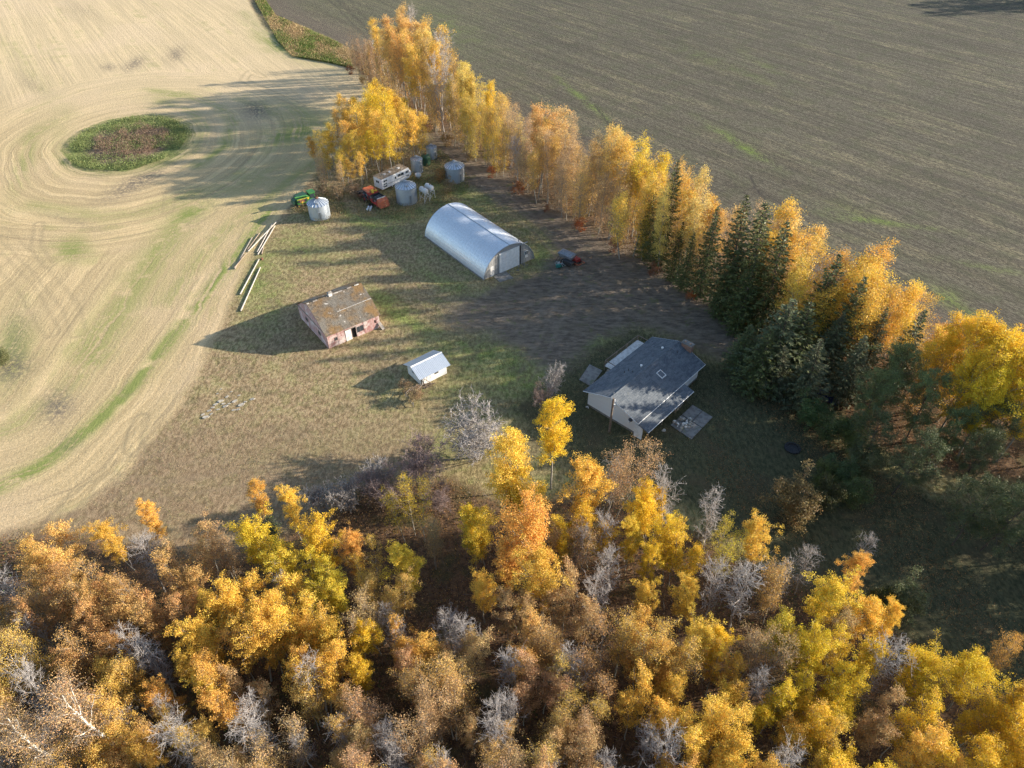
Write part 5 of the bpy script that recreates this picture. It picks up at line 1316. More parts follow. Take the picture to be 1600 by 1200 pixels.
for (px, py, r_, lb) in [(225, 1015, 40, 'grey bare tree in the gap of the rust brown left wood'), (205, 1130, 34, 'slender bare stems right of the white birches'), (265, 1120, 30, 'leaning bare pale stems below the small round orange aspen'),
                         (390, 1110, 36, 'twisted bare grey tree with pale trunk left of bottom centre'), (440, 925, 20, 'small grey bare crown inside the yellow band'), (490, 1060, 40, 'bare grey tree below the lime aspen'),
                         (700, 975, 34, 'bare white branched tree at the lower end of the brown gap'), (610, 970, 20, 'small bare sapling inside the brown gap, left'), (625, 1000, 20, 'small bare sapling inside the brown gap, right'),
                         (905, 850, 30, 'pale bare tree between the big orange aspen and the dark hollow'), (960, 750, 30, 'bare grey crown within the pale russet aspen'), (1045, 770, 36, 'tall bare tree with orange tips under the bungalow patio'),
                         (1110, 805, 34, 'leaning bare tree, farthest up against the shaded lawn'), (1165, 920, 44, 'large bare grey thicket tree right of the dark hollow'), (1220, 905, 30, 'bare grey tree between the thicket and the lime aspen'),
                         (1265, 880, 28, 'fine twigged bare tree at the lawn edge'), (1345, 860, 14, 'tiny bare treetop above the orange spire'), (1180, 1070, 34, 'bare branches around the leaf covered clearing'),
                         (800, 1110, 30, 'dead white branch tree in the tan mass at the bottom'), (600, 1160, 34, 'bare grey tree at the bottom edge, left of the tan mass'), (530, 1150, 34, 'bare tree at bottom edge below the vivid yellow pair'), (1010, 1160, 34, 'bare grey tree at the bottom edge, right of centre'), (470, 1160, 30, 'bare grey tree at bottom left centre with dark floor around'), (60, 985, 30, 'bare grey stems on the left frame edge')]:
    hero(px, py, r_, 'B', 'bare', lb, 'leafless trees of the lower wood')
ANCH = [(60, 860, 'P'), (130, 850, 'P'), (60, 920, 'R'), (150, 900, 'R'), (230, 880, 'R'), (290, 900, 'R'), (100, 980, 'R'), (180, 970, 'R'), (60, 1040, 'R'), (160, 1040, 'R'), (290, 830, 'P'), (90, 830, 'P'), (30, 1090, 'T'), (250, 950, 'R'), (330, 930, 'G'), (430, 960, 'G'), (450, 1010, 'G'), (480, 900, 'L'), (420, 1060, 'O'), (370, 1140, 'T'), (320, 1160, 'T'), (250, 1230, 'R'),
        (540, 940, 'G'), (600, 940, 'T'), (620, 1020, 'O'), (650, 1060, 'P'), (600, 1100, 'P'), (700, 1080, 'P'), (760, 1020, 'P'), (780, 1080, 'P'), (700, 1150, 'P'), (850, 1130, 'P'), (760, 1180, 'P'), (880, 1010, 'R'), (930, 980, 'O'), (960, 1010, 'R'), (940, 1060, 'R'), (900, 1080, 'R'), (1000, 1040, 'O'), (980, 1090, 'G'), (1040, 1060, 'R'), (1050, 1110, 'G'),
        (920, 1160, 'P'), (1100, 1090, 'G'), (1150, 1130, 'G'), (1210, 1090, 'Y'), (1250, 1130, 'G'), (1300, 1080, 'Y'), (1330, 1140, 'Y'), (1380, 1120, 'T'), (1420, 1150, 'Y'), (1480, 1130, 'Y'), (1560, 1170, 'Y'), (1230, 1040, 'L'), (1180, 980, 'T'), (1050, 790, 'Y'), (930, 800, 'Y'), (880, 780, 'G'), (1080, 880, 'Y'), (1140, 900, 'T'), (1220, 960, 'T'), (820, 770, 'Y'), (940, 900, 'T'), (900, 940, 'T'), (700, 1010, 'T'), (480, 1110, 'T'), (560, 1200, 'P'), (1100, 1180, 'G'), (1000, 1200, 'O'), (1400, 1200, 'G'), (660, 1220, 'P')]
WOODP = np.array([(-70, 870), (60, 845), (150, 835), (230, 832), (300, 850), (370, 830), (440, 850), (480, 880), (540, 870), (590, 900), (620, 960), (720, 980), (740, 900), (740, 800), (830, 760), (900, 740), (1010, 770), (1090, 830), (1160, 860), (1220, 900), (1280, 930), (1340, 960), (1390, 1040), (1480, 1080), (1680, 1100), (1680, 1290), (-70, 1290)])
PLACE = {'l': 'in the left part of the lower wood', 'lm': 'left of the large golden cluster', 'm': 'in the bottom centre of the wood', 'mr': 'right of bottom centre in the wood', 'r': 'at the lower right of the wood', 'u': 'on the upper edge of the wood'}
LMK = [(865, 690, 'tall narrow yellow aspen'), (785, 748, 'round golden aspen'), (740, 838, 'isolated lime yellow aspen'), (835, 850, 'big orange aspen'), (640, 890, 'white stemmed lime aspen'), (455, 795, 'small lone golden aspen'), (560, 1010, 'narrow vivid yellow aspen'), (375, 985, 'large golden cluster'), (180, 842, 'white trunked golden aspen'), (100, 1120, 'big white birches'),
       (298, 1088, 'two small round aspens'), (1165, 920, 'large bare thicket'), (1290, 935, 'orange rimmed lime aspen'), (1480, 1068, 'broad yellow poplars'), (1095, 1005, 'broad golden aspen'), (800, 1110, 'dead white branched tree'), (1020, 885, 'dark hollow'), (1190, 1020, 'leaf covered clearing'), (1345, 900, 'orange spire'), (425, 870, 'lime and yellow band'), (960, 712, 'pale russet aspen'), (700, 975, 'brown gap'), (225, 1015, 'left grey bare tree'), (350, 880, 'brown fading aspen'), (1340, 1140, 'lower right corner glade'), (1010, 1160, 'lower right bare tree'), (600, 1160, 'lower left bare tree'), (60, 985, 'left edge bare stems')]
LMK = [a for a in LMK if a[2] != 'lower right corner glade']
r2_ = random.Random(77); cnt = 0; pts_px = [(h_[0], h_[1], h_[2]) for h_ in HEROES]
tries = 0
while cnt < 175 and tries < 16000:
    tries += 1
    px, py = r2_.uniform(-60, 1670), r2_.uniform(780, 1270)
    if not inside(np.array([[px, py]]), WOODP)[0]: continue
    rad_ = 23+(py-780)*.016
    if any((px-a)**2+(py-b)**2 < (rad_+c_*.25)**2 for a, b, c_ in pts_px): continue
    if 615 < px < 725 and 890 < py < 975 and r2_.random() < .9: continue
    if 1130 < px < 1260 and 880 < py < 1075 and r2_.random() < .75: continue
    col = min(ANCH, key=lambda a: (a[0]-px)**2+(a[1]-py)**2)[2]
    kd = 'multi' if col in 'YGLO' else ('thin' if r2_.random() < .5 else 'multi')
    if r2_.random() < (.24 if col in 'TP' else .11): kd = 'bare'
    zone_ = 'u' if py < 870 else ('l' if px < 200 else 'lm' if px < 420 else 'm' if px < 850 else 'mr' if px < 1150 else 'r')
    lm = min(LMK, key=lambda a: (a[0]-px)**2+(a[1]-py)**2); dx_, dy_ = px-lm[0], py-lm[1]; dd_ = math.hypot(dx_, dy_)
    an = math.degrees(math.atan2(-dy_, dx_)) % 360
    dr_ = ['right of', 'up and right of', 'above', 'up and left of', 'left of', 'down and left of', 'below', 'down and right of'][int((an+22.5)//45) % 8]
    nr_ = 'close ' if dd_ < 55 else '' if dd_ < 100 else 'farther '
    edge_ = ', cut by the bottom edge' if py > 1190 else ''
    lb = ('leafless grey tree ' if kd == 'bare' else f'{CW[col]} {"sparse " if kd == "thin" else ""}aspen ')+nr_+dr_+' the '+lm[2]+edge_
    if len(lb.split()) > 16: lb = lb.replace(edge_, '')
    if len(lb.split()) > 16: lb = lb.replace('farther ', '')
    lb0 = ('leafless grey tree ' if kd == 'bare' else f'{CW[col]} {"sparse " if kd == "thin" else ""}aspen ')+PLACE[zone_]
    cc = LC[col]
    if col in 'RPT' and r2_.random() < .4: cc = tuple(a*.5+b*.5 for a, b in zip(cc, LC['G']))
    hero(px, py, rad_*r2_.uniform(1.1, 1.5)+6, col, kd, lb, LW if kd != 'bare' else 'leafless trees of the lower wood', c=cc)
    pts_px.append((px, py, 10)); cnt += 1

# ---- shelter belt along the tilled field
near = [(548, 108), (600, 152), (650, 190), (700, 224), (760, 262), (820, 300), (870, 332), (910, 360), (970, 396), (1060, 450), (1120, 490), (1190, 528)]
near_w = [np.array(G2(*p)) for p in near]
seg = np.array([0]+list(np.cumsum([np.hypot(*(b-a)) for a, b in zip(near_w[:-1], near_w[1:])])))
def belt_at(s_):
    i = min(len(seg)-2, max(0, int(np.searchsorted(seg, s_))-1)); t = (s_-seg[i])/(seg[i+1]-seg[i])
    d = near_w[i+1]-near_w[i]; d = d/np.hypot(*d)
    return near_w[i]+(near_w[i+1]-near_w[i])*t, np.array([-d[1], d[0]])
total = seg[-1]
def px_of(x, y, z=0):
    a = y*math.cos(PITCH)+(CAM_H-z)*math.sin(PITCH); b = y*math.sin(PITCH)-(CAM_H-z)*math.cos(PITCH)
    return 800+FPX*x/a, 600-FPX*b/a
BC = [(555, 'P', 7, 'beltthin'), (590, 'P', 9, 'beltthin'), (615, 'G', 15, 'belt'), (640, 'O', 19, 'belt'), (670, 'G', 19, 'belt'), (700, 'G', 18, 'belt'), (725, 'L', 14, 'belt'), (755, 'L', 10, 'beltthin'), (780, 'Y', 14, 'belt'), (810, 'T', 12, 'beltthin'), (845, 'O', 15, 'belt'), (875, 'T', 14, 'beltthin'), (905, 'O', 14, 'beltthin'), (935, 'T', 14, 'beltthin'),
      (955, 'G', 16, 'belt'), (985, 'G', 15, 'belt'), (1010, 'Y', 16, 'belt'), (1045, 'T', 14, 'beltthin'), (1070, 'G', 17, 'belt'), (1100, 'P', 14, 'beltthin'), (1135, 'G', 16, 'belt'), (1180, 'P', 14, 'beltthin'), (1230, 'G', 17, 'belt'), (1260, 'G', 17, 'belt')]
BW = [(575, 'at the low far tip of the belt'), (605, 'beside the low far tip of the belt'), (635, 'at the left of the tallest belt stand'), (665, 'in the middle of the tallest belt stand'), (695, 'at the right of the tallest belt stand'), (725, 'by the lime yellow crown of the belt'), (755, 'level with the hidden bins'), (785, 'level with the lone grey bin'), (815, 'level with the rear of the arched shed'), (845, 'level with the arched shed roof'),
      (880, 'level with the arched shed door'), (915, 'level with the parked seeder'), (950, 'just past the parked seeder'), (985, 'by the lone tall golden crown of the belt'), (1020, 'left of the slim upper spruce'), (1055, 'right of the slim upper spruce'), (1095, 'left of the dark spruce trio'), (1135, 'beside the dark spruce trio'), (1175, 'behind the dark spruce trio'), (9999, 'between the dark trio and the big spruces')]
r3_ = random.Random(5); s_ = 1.0; k = 0
while s_ < total:
    p, nrm_ = belt_at(s_)
    for row in range(3):
        off = .8+row*3.3+r3_.uniform(-1, 1)
        q_ = p+nrm_*off*(1)
        px, py = px_of(q_[0], q_[1])
        b_ = min(BC, key=lambda a: abs(a[0]-px))
        col, h_, kd = b_[1], b_[2]*r3_.uniform(.85, 1.12), b_[3]
        if r3_.random() < .18: col, kd = r3_.choice('TPGO'), 'beltthin'
        if row == 0 and r3_.random() < .35: h_ *= .75; kd = 'beltthin'
        if r3_.random() < .07: kd = 'bare'
        if 1085 < px < 1260 and row < 2:
            if r3_.random() < .7: continue
            kd = 'beltthin'; h_ *= .7
        where = next(w for lim, w in BW if px < lim)
        nm_ = 'bare grey tree' if kd == 'bare' else f'{CW[col]} {"thin crowned " if kd == "beltthin" else ""}aspen'
        if kd == 'belt' and (px < 715 or r3_.random() < .4): kd = 'belthi'
        mx_ = r3_.uniform(.05, .5); cb_ = tuple(a*(1-mx_)+c*mx_ for a, c in zip(LC[col], (.60, .47, .26)))
        plant(kd, q_[0], q_[1], h_, cb_, f'{nm_} {where}, {["yard side", "middle", "field side"][row]}', 'trees of the shelter belt', wide=r3_.uniform(.75, 1.15)*(.85 if px < 715 else 1), tilt=.06)
    s_ += r3_.uniform(2.7, 3.4)
for (px, py, h_, col, kd, lb) in [(1235, 345, 17, 'G', 'belt', 'golden aspen just right of the dark spruce trio'), (1262, 372, 16, 'G', 'belt', 'golden aspen, second right of the dark spruce trio'), (1280, 395, 15, 'O', 'belt', 'orange tinted aspen between spruces on the belt'), (1310, 395, 15, 'G', 'belt', 'golden aspen on the field side above the big spruces'),
                              (1345, 405, 16, 'G', 'belt', 'golden aspen left of the peaked orange crown'), (1372, 408, 16, 'O', 'belt', 'orange peaked aspen against the tilled field'), (1400, 430, 15, 'G', 'belt', 'golden aspen right of the peaked orange crown'), (1422, 455, 13, 'O', 'belt', 'short orange aspen on the field edge by the dark spruce'),
                              (1478, 505, 12, 'O', 'belt', 'small orange aspen standing off the bright yellow group'), (1455, 500, 12, 'G', 'belt', 'golden aspen in the low stretch before the bright yellow group'), (1440, 470, 12, 'G', 'beltthin', 'thin golden aspen beside the spruce on the field edge'), (1490, 545, 12, 'Y', 'belt', 'yellow aspen at the left foot of the bright yellow group'), (1465, 545, 11, 'O', 'beltthin', 'thin orange aspen at the left foot of the bright yellow group'), (1330, 440, 15, 'G', 'belt', 'golden aspen behind the middle big spruce'), (1290, 430, 15, 'G', 'belt', 'golden aspen behind the left big spruce'), (1390, 470, 14, 'G', 'belt', 'golden aspen low behind the right big spruce'), (1250, 400, 15, 'G', 'beltthin', 'thin golden aspen behind the grey green spruces'), (1205, 380, 14, 'P', 'beltthin', 'russet thin aspen behind the spruce trio')]:
    x, y, _ = G(px, py, h_*.98); plant(kd, x, y, h_, LC[col], lb, 'trees of the shelter belt', wide=1.15)
for (px, py, h_, lb) in [(1505, 522, 14, 'bright yellow poplar at the left of the bright group by the field'), (1535, 530, 15, 'brightest yellow poplar in the middle of the group by the field'), (1570, 550, 15, 'bright yellow poplar right of the middle one by the field'), (1600, 570, 15, 'bright yellow poplar on the right frame edge'), (1520, 580, 13, 'bright yellow poplar, lower left of the group by the field'), (1565, 605, 13, 'bright yellow poplar, lower middle of the group by the field'), (1640, 600, 14, 'yellow poplar just outside the right frame edge')]:
    x, y, _ = G(px, py, h_*.95); plant('big', x, y, h_, LC['Y'], lb, 'bright yellow poplars by the field', wide=.8)

# ---- golden clump behind the bins
CL_ = [(520, 280, 10, 'G'), (500, 268, 8, 'O'), (540, 288, 10, 'G'), (560, 300, 9, 'G'), (548, 262, 12, 'O'), (575, 285, 12, 'G'), (590, 270, 14, 'G'), (605, 282, 13, 'Y'), (620, 268, 14, 'G'), (640, 262, 13, 'G'), (652, 250, 12, 'G'), (660, 240, 11, 'G'),
       (575, 255, 14, 'G'), (595, 248, 15, 'Y'), (615, 245, 15, 'Y'), (632, 238, 14, 'G'), (560, 240, 13, 'G'), (580, 232, 14, 'Y'), (600, 226, 14, 'Y'), (622, 222, 13, 'G'), (640, 225, 12, 'G'), (525, 262, 11, 'G'), (540, 245, 12, 'O'), (510, 290, 8, 'P'), (535, 302, 7, 'P'), (560, 212, 10, 'P'), (580, 262, 13, 'G')]
for i, (px, py, h_, col) in enumerate(CL_):
    x, y = G2(px, py)
    where = 'left end' if px < 545 else 'middle' if px < 600 else 'right end'
    row_ = 'front' if py > 265 else 'inner' if py > 240 else 'rear'
    plant(('belthi' if i % 2 else 'belt') if col != 'P' else 'beltthin', x, y, h_*.93, LC[col], f'{CW[col]} aspen at the {row_} {where} of the clump behind the grain bins', 'aspens of the clump behind the bins', wide=1.08)

# ---- conifers
def height_for(bx, by, ty):
    x, y = G2(bx, by); h_ = 3.0
    while h_ < 24 and px_of(x, y, h_)[1] > ty: h_ += .1
    return x, y, h_
for (bx, by, ty, w_, lb) in [(1026, 418, 240, .95, 'dark spruce farthest up the belt among golden aspens'), (1008, 405, 300, .9, 'low dark spruce just left of the farthest up one'), (1092, 462, 318, .95, 'dark spruce left of the belt trio'), (1128, 486, 305, 1.05, 'tall dark spruce with orange crowns behind it'), (1158, 503, 318, 1.15, 'darkest broad spruce in the belt trio'), (1186, 520, 345, 1.0, 'green spruce at the right of the belt trio'), (1120, 495, 390, .9, 'low dark spruce in front of the belt trio'), (1066, 452, 360, .9, 'low slim spruce among bare belt stems'),
                       (1150, 520, 400, 1.0, 'dark spruce second in front of the belt trio'), (1250, 560, 395, .9, 'slim dark spruce between two golden aspens'), (1050, 438, 345, .85, 'slender dark spruce right of the farthest up one')]:
    x, y, h_ = height_for(bx, by, ty)
    plant('spruce', x, y, h_, random.choice([(.105, .12, .038), (.12, .13, .045), (.095, .112, .04)]), lb, 'spruces of the right stand', wide=w_*random.uniform(.9, 1.25), tilt=.04)
for (px, py, h_, w_, lb) in [
                       (1234, 462, 15, 1.35, 'big grey green spruce nearest the driveway'), (1265, 478, 14, 1.3, 'big grey green spruce, second from the driveway'), (1205, 515, 11, 1.3, 'lower bluish spruce right of the bungalow drive'), (1352, 428, 17, 1.15, 'tall dark spruce in the middle of the right stand'), (1392, 482, 13, .95, 'slim dark spruce right of the tall middle one'), (1448, 478, 15, 1.1, 'dark spruce against the tilled field beside the bright yellow group'), (1320, 490, 12, 1.1, 'dark spruce in front of the tall middle one'), (1175, 500, 9, 1.3, 'short spruce at the driveway corner'), (1290, 530, 12, 1.3, 'grey green spruce between the hedge and the big pair'), (1360, 520, 12, 1.2, 'shaded spruce left of the light green pine'), (1240, 540, 9, 1.4, 'low wide spruce below the big pair')]:
    x, y, _ = G(px, py, h_); k_ = random.choice([(.11, .125, .045), (.12, .135, .055), (.13, .145, .075)])
    plant('spruce', x, y, h_, k_, lb, 'spruces of the right stand', wide=w_*random.uniform(.9, 1.25), tilt=.04)
for (px, py, h_, lb) in [(1412, 565, 12, 'light green pine, brightest of the pines'), (1462, 600, 12, 'grey green pine right of the light green one'), (1375, 600, 11, 'dull green pine left of the light green one'), (1500, 650, 10, 'shaded pine below the bright yellow poplars'), (1575, 650, 11, 'green pine at the right frame edge'), (1540, 700, 10, 'shaded pine in the lower right corner of the stand')]:
    x, y, _ = G(px, py, h_*.85); plant('pine', x, y, h_, (.15, .17, .07), lb, 'pines right of the spruces', wide=.85)

for (px, py, h_, lb) in [(1440, 690, 11, 'dull pine over the striped light under the right stand'), (1385, 660, 10, 'dark pine between the hedge and the light green pine'), (1545, 770, 11, 'pine with long dark trunk standing on the shaded litter'), (1600, 770, 12, 'pine with long dark trunk at the right frame edge')]:
    x, y, _ = G(px, py, h_*.85); plant('pine', x, y, h_, (.105, .13, .055), lb, 'pines right of the spruces', wide=.85)
for i, (px, py, h_) in enumerate([(1660, 720, 13), (1700, 760, 14), (1740, 800, 13), (1700, 830, 13), (1760, 860, 14), (1730, 900, 12), (1790, 930, 13), (1750, 970, 11), (1820, 1000, 12), (1790, 1050, 10), (1860, 1080, 11), (1840, 1140, 10), (1800, 800, 14), (1850, 880, 14), (1880, 960, 13), (1690, 680, 13), (1760, 740, 14), (1640, -12, 16), (1652, -4, 17), (1664, 3, 16), (1680, 8, 17), (1700, -8, 16), (1720, 4, 16)]):  # the last few, at the far field, are added unseen to cast shade
    x, y = G2(px, py); plant('spruce' if i % 2 else 'pine', x, y, h_, (.10, .12, .06), f'unseen dark conifer of the row beyond the right frame edge, {"upper" if py < 800 else "middle" if py < 950 else "lower"} part', 'conifer row beyond the right edge', wide=1.25)
# ---- shrubs
def shrub(kind, px, py, h_, colour, label, wide=1.0, group=None): x, y = G2(px, py); return plant(kind, x, y, h_, colour, label, group, wide, .02)
shrub('shrub', 748, 716, 6.6, LC['B'], 'large round silver grey leafless shrub on the lawn edge', 1.25)
shrub('shrubpink', 655, 752, 5.6, (.26, .18, .16), 'mauve brown shrub left of the large grey one', 1.3)
shrub('shrubpink', 600, 790, 4.6, (.24, .18, .16), 'mauve brown shrub behind the yellow topped aspen', 1.3)
shrub('shrub', 545, 800, 4.2, LC['B'], 'grey thicket shrub, middle of three at the wood edge', .95)
shrub('shrub', 505, 800, 3.6, LC['B'], 'grey thicket shrub, left of three at the wood edge', .95)
shrub('shrub', 585, 765, 4.0, LC['B'], 'grey thicket shrub, right of three at the wood edge', .95)
shrub('shrubpink', 690, 800, 3.8, (.22, .15, .12), 'reddish brown shrub below the large grey one', 1.0)
shrub('shrubpink', 845, 640, 3.8, (.22, .17, .10), 'brown leaved shrub at the lower left of the bungalow lawn', .8)
shrub('shrub', 862, 618, 4.4, LC['B'], 'grey shrub on the lawn left of the bungalow', .75)
shrub('bush', 1232, 815, 5.6, (.26, .19, .08), 'tan and orange leaved shrub tree on the shaded lawn', 1.0)
shrub('bush', 1275, 800, 4.4, (.09, .10, .035), 'dark olive shrub right of the tan leaved one', .9)
shrub('bush', 1400, 960, 4.4, (.14, .16, .08), 'silvery green willow shrub alone on the dark lawn', .85)
shrub('bush', 1365, 960, 3.4, (.08, .10, .03), 'small dark green shrub beside the silvery willow', .8)
for i, (px, py, h_, lb) in enumerate([(1262, 668, 4.2, 'dark green shrub at the top of the curved hedge'), (1290, 690, 4.6, 'dark green shrub, second down the curved hedge'), (1322, 705, 4.6, 'olive shrub at the bend of the curved hedge'), (1340, 745, 4.6, 'olive shrub below the bend of the curved hedge'), (1300, 755, 4.0, 'bluish green shrub inside the curve of the hedge'), (1325, 785, 4.2, 'dark green shrub near the foot of the hedge'), (1280, 765, 3.6, 'low grey green shrub at the foot of the hedge')]):
    shrub('bush', px, py, h_, [(.10, .15, .055), (.11, .155, .05), (.15, .17, .05), (.14, .15, .065)][i % 4], lb, .95, 'shrubs of the curved hedge')
shrub('bush', 430, 850, 3.8, (.08, .11, .05), 'dark green willow bush behind the small lone golden aspen', .7)
shrub('bush', 8, 570, 2.4, (.16, .17, .07), 'dull green scrub patch on the left frame edge of the stubble', 1.1)
for i in range(16):
    t = i/15; s0 = 4+t*(total-8)
    p, nrm_ = belt_at(s0); p = p-nrm_*random.uniform(.4, 1.6)
    plant('smallbush', p[0], p[1], random.uniform(1.4, 2.6), random.choice([(.36, .12, .03), (.40, .17, .04), (.28, .13, .06), (.30, .2, .07)]), f'low {["orange", "rust red", "brown"][i % 3]} bush at the foot of the belt, {["upper", "middle", "lower"][min(2, i*3//16)]} stretch', 'low bushes at the foot of the belt')
for i, (px, py, lb) in enumerate([(505, 305, 'dry brown bush beside the green combine'), (530, 312, 'dry mauve bush in front of the golden clump'), (555, 308, 'dry brown bush left of the red combine'), (690, 285, 'orange weeds bush behind the fuel tanks'), (700, 300, 'reddish bush between the fuel tanks and the lone bin'), (645, 628, 'dry tan weeds beside the pole fence'), (652, 622, 'dry brown weeds below the white shed'), (635, 612, 'dry weeds at the fence corner')]):
    shrub('smallbush', px, py, 1.7 if i > 4 else 2.4, (.30, .22, .12) if i != 3 else (.38, .22, .07), lb, 1.0)

# ---- masses nobody could count
def scatter(name, n, poly_fn, hfun, size, colour, label, up=.5, seed=0, aspect=.25, mat='leaf'):
    r = np.random.default_rng(seed); pts = poly_fn(n, r); n = len(pts)
    c = np.stack([pts[:, 0], pts[:, 1], hfun(n, r)], 1)
    ax = rand_rot(n, r)
    if up:
        d = np.stack([r.normal(0, .45, n), r.normal(0, .45, n), np.ones(n)], 1); d /= np.linalg.norm(d, axis=1)[:, None]
        s_ = np.cross(d, r.normal(size=(n, 3))); s_ /= np.linalg.norm(s_, axis=1)[:, None]
        ax = np.stack([d, s_], 1)
    v, q_ = leaf_quads(c, size, r, aspect, ax)
    me = raw_mesh(name, v, q_, M[mat], r.uniform(0, 1, n), r.uniform(0, 1, n))
    o = bpy.data.objects.new(name, me); COL.objects.link(o); o.color = (*colour, 1); o['kind'] = 'stuff'; o['label'] = label
    return o
def in_poly(L, extra=None):
    L = np.array(L); lo, hi = L.min(0), L.max(0)
    def f(n, r):
        out = []; tot = 0
        while tot < n:
            c = r.uniform(lo, hi, (n*2, 2)); c = c[inside(c, L)]
            if extra is not None: c = c[extra(c)]
            out.append(c); tot += len(c)
        return np.vstack(out)[:n]
    return f
woodw = [p for p in wood]
def clump_keep(scale, thr, seed):
    r = np.random.default_rng(seed); cs = r.uniform(-150, 200, (400, 2))
    ph = r.uniform(0, 6.28, 6); k = r.normal(0, scale, (6, 2))
    return lambda c: sum(np.sin(c@k[i]+ph[i]) for i in range(6))+r.normal(0, 1.1, len(c)) > thr
scatter('undergrowth', 42000, in_poly(woodw, clump_keep(.5, -.6, 1)), lambda n, r: r.uniform(.05, 1.3, n)**1.3, .20, (.20, .125, .05), 'brown and olive undergrowth under the lower wood', 0, 1, .6)
scatter('undergrowth', 14000, in_poly(woodw, clump_keep(.4, .8, 2)), lambda n, r: r.uniform(.1, 1.6, n), .19, (.085, .115, .03), 'green brambles under the lower wood', 0, 2, .7)
scatter('undergrowth', 26000, in_poly(beltz, clump_keep(.5, -.4, 3)), lambda n, r: r.uniform(.05, 1.6, n), .24, (.24, .15, .065), 'brown brush under the shelter belt', 0, 3, .5)
scatter('undergrowth', 60000, in_poly(beltz, clump_keep(.5, -.8, 23)), lambda n, r: r.uniform(.3, 7, n), .16, (.40, .27, .13), 'sparse tan twiggy saplings filling the shelter belt', 0, 23, .4)
scatter('undergrowth', 46000, in_poly(woodw, clump_keep(.5, .2, 24)), lambda n, r: r.uniform(.3, 4.5, n), .15, (.34, .225, .11), 'sparse tan saplings filling the lower wood', 0, 24, .4)
scatter('fallen_leaves', 26000, in_poly(np.vstack([wood, beltz[::1]]) if False else woodw), lambda n, r: r.uniform(.02, .06, n), .13, (.46, .25, .06), 'fallen leaves on the floor of the wood', 0, 4, .8)
scatter('dry_twigs', 9000, in_poly(woodw), lambda n, r: r.uniform(.2, 2.2, n), 1.1, (.20, .165, .15), 'thin grey saplings standing in the wood', .5, 5, .035)
slough = [(PCX+pond_a*(.95+.06*math.sin(t*5+1)+.05*math.sin(t*11))*math.cos(t)*math.cos(pa)-math.dist(pond_t, pond_b)/2*.9*math.sin(t)*math.sin(pa), PCY+pond_a*.93*math.cos(t)*math.sin(pa)+math.dist(pond_t, pond_b)/2*.9*math.sin(t)*math.cos(pa)) for t in np.linspace(0, 6.15, 60)]
mid = [(PCX+(x-PCX)*.62, PCY+(y-PCY)*.62+1.0) for x, y in slough]
scatter('slough_weeds', 15000, in_poly(slough, clump_keep(.6, -.8, 6)), lambda n, r: r.uniform(.05, .7, n), .30, (.20, .245, .085), 'lush green weeds ringing the round slough', .5, 6, .4)
scatter('slough_brush', 9000, in_poly(mid, clump_keep(.8, -.3, 7)), lambda n, r: r.uniform(.1, 1.1, n), .28, (.27, .19, .125), 'brown willow brush in the middle of the slough', 0, 7, .35)
verge = poly([(385, -20), (436, 68), (457, 89), (515, 99), (552, 108), (545, 76), (486, 48), (432, 26), (400, -20)])
scatter('tall_grass', 20000, in_poly(verge, clump_keep(.35, -.5, 8)), lambda n, r: r.uniform(.05, .6, n), .50, (.40, .30, .15), 'tall pale dry grass in the ditch between both fields', .5, 8, .25)
scatter('tall_grass', 24000, in_poly(verge, clump_keep(.3, .0, 9)), lambda n, r: r.uniform(.05, .6, n), .45, (.15, .20, .05), 'green ditch weeds between both fields', .5, 9, .35)
yardp = poly([(572, 140), (500, 262), (432, 345), (372, 440), (310, 585), (235, 690), (130, 790), (240, 830), (420, 850), (560, 790), (720, 760), (880, 740), (1000, 740), (1200, 700), (1190, 590), (980, 500), (760, 300), (690, 210)])
weedp = poly([(455, 330), (500, 290), (560, 305), (640, 290), (655, 240), (690, 235), (740, 285), (720, 310), (690, 330), (640, 345), (560, 340), (500, 352)])
scatter('tall_weeds', 9000, in_poly(weedp, clump_keep(.7, .3, 31)), lambda n, r: r.uniform(.05, .7, n), .30, (.36, .28, .13), 'dry yellow weeds grown up round the bins and old machines', .5, 31, .3)
scatter('tall_weeds', 7000, in_poly(weedp, clump_keep(.7, .6, 32)), lambda n, r: r.uniform(.05, .6, n), .28, (.16, .20, .07), 'green weeds grown up round the bins and old machines', .5, 32, .35)
free = lambda c: sdf(c, drive) < -.5
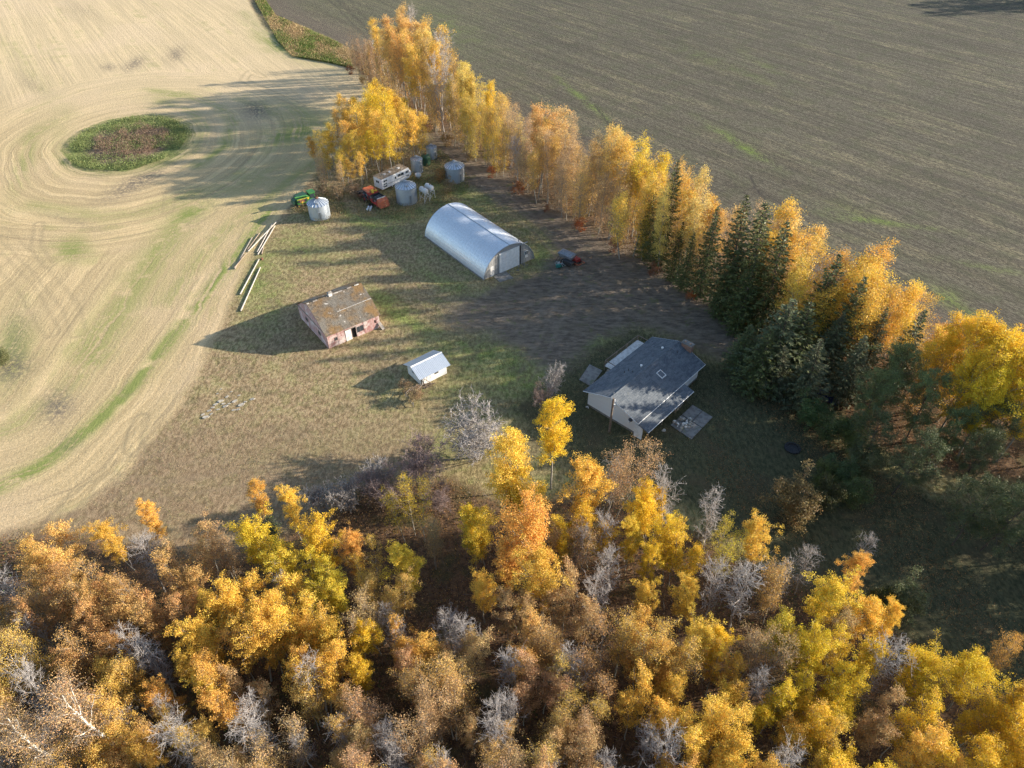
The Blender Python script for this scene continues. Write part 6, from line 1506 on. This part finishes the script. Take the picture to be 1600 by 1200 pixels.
ckg, ckt = clump_keep(.45, .0, 10), clump_keep(.5, -1.2, 11)
scatter('meadow_grass', 60000, in_poly(yardp, lambda c: free(c) & ckt(c)), lambda n, r: r.uniform(.0, .07, n), .15, (.36, .285, .165), 'short dry tufts of grass over the farmyard', .5, 11, .3)
scatter('meadow_grass', 22000, in_poly(yardp, lambda c: free(c) & ckg(c)), lambda n, r: r.uniform(.0, .07, n), .15, (.20, .24, .08), 'short green tufts of grass over the farmyard', .5, 12, .3)
lawnp = poly([(1120, 590), (1230, 600), (1400, 660), (1640, 800), (1640, 1100), (1480, 1050), (1300, 900), (1100, 760)])
scatter('fallen_leaves', 13000, in_poly(lawnp, clump_keep(.25, .2, 13)), lambda n, r: r.uniform(.02, .07, n), .13, (.30, .185, .08), 'brown leaves strewn over the shaded lawn', 0, 13, .8)

# tell look-alikes apart by their place in the row, left to right
by = {}
for o in COL.objects:
    if o.get('label') and o.get('category'): by.setdefault(o['label'], []).append(o)
ORD = ['leftmost', 'second', 'third', 'fourth', 'fifth', 'sixth', 'seventh', 'eighth', 'ninth', 'tenth']
for lb, os_ in by.items():
    n = len(os_)
    if n < 2: continue
    os_.sort(key=lambda o: px_of(o.location.x, o.location.y, 8)[0])
    for i, o in enumerate(os_):
        w = ('left' if i == 0 else 'right') + ' one of two' if n == 2 else (f'leftmost of {n}' if i == 0 else f'rightmost of {n}' if i == n-1 else f'{ORD[min(i, 9)]} of {n} from left')
        b_ = lb
        if len(b_.split())+len(w.split()) > 16: b_ = b_.replace('farther ', '').replace('close ', '')
        if len(b_.split())+len(w.split()) > 16: b_ = b_.replace(', cut by the bottom edge', '')
        if len(b_.split())+len(w.split()) > 16: w = w.replace(' one', '').replace(' from left', '')
        if len(b_.split())+len(w.split()) > 16: b_ = b_.replace('bright ', '').replace('sparse ', '')
        lab = f'{b_}, {w}'
        for filler in (' the ', ' tree ', ' and ', ' crown ', ' dark ', ' the ', ' small '):
            if len(lab.replace('-', ' ').split()) > 15: lab = lab.replace(filler, ' ', 1)
        o['label'] = lab
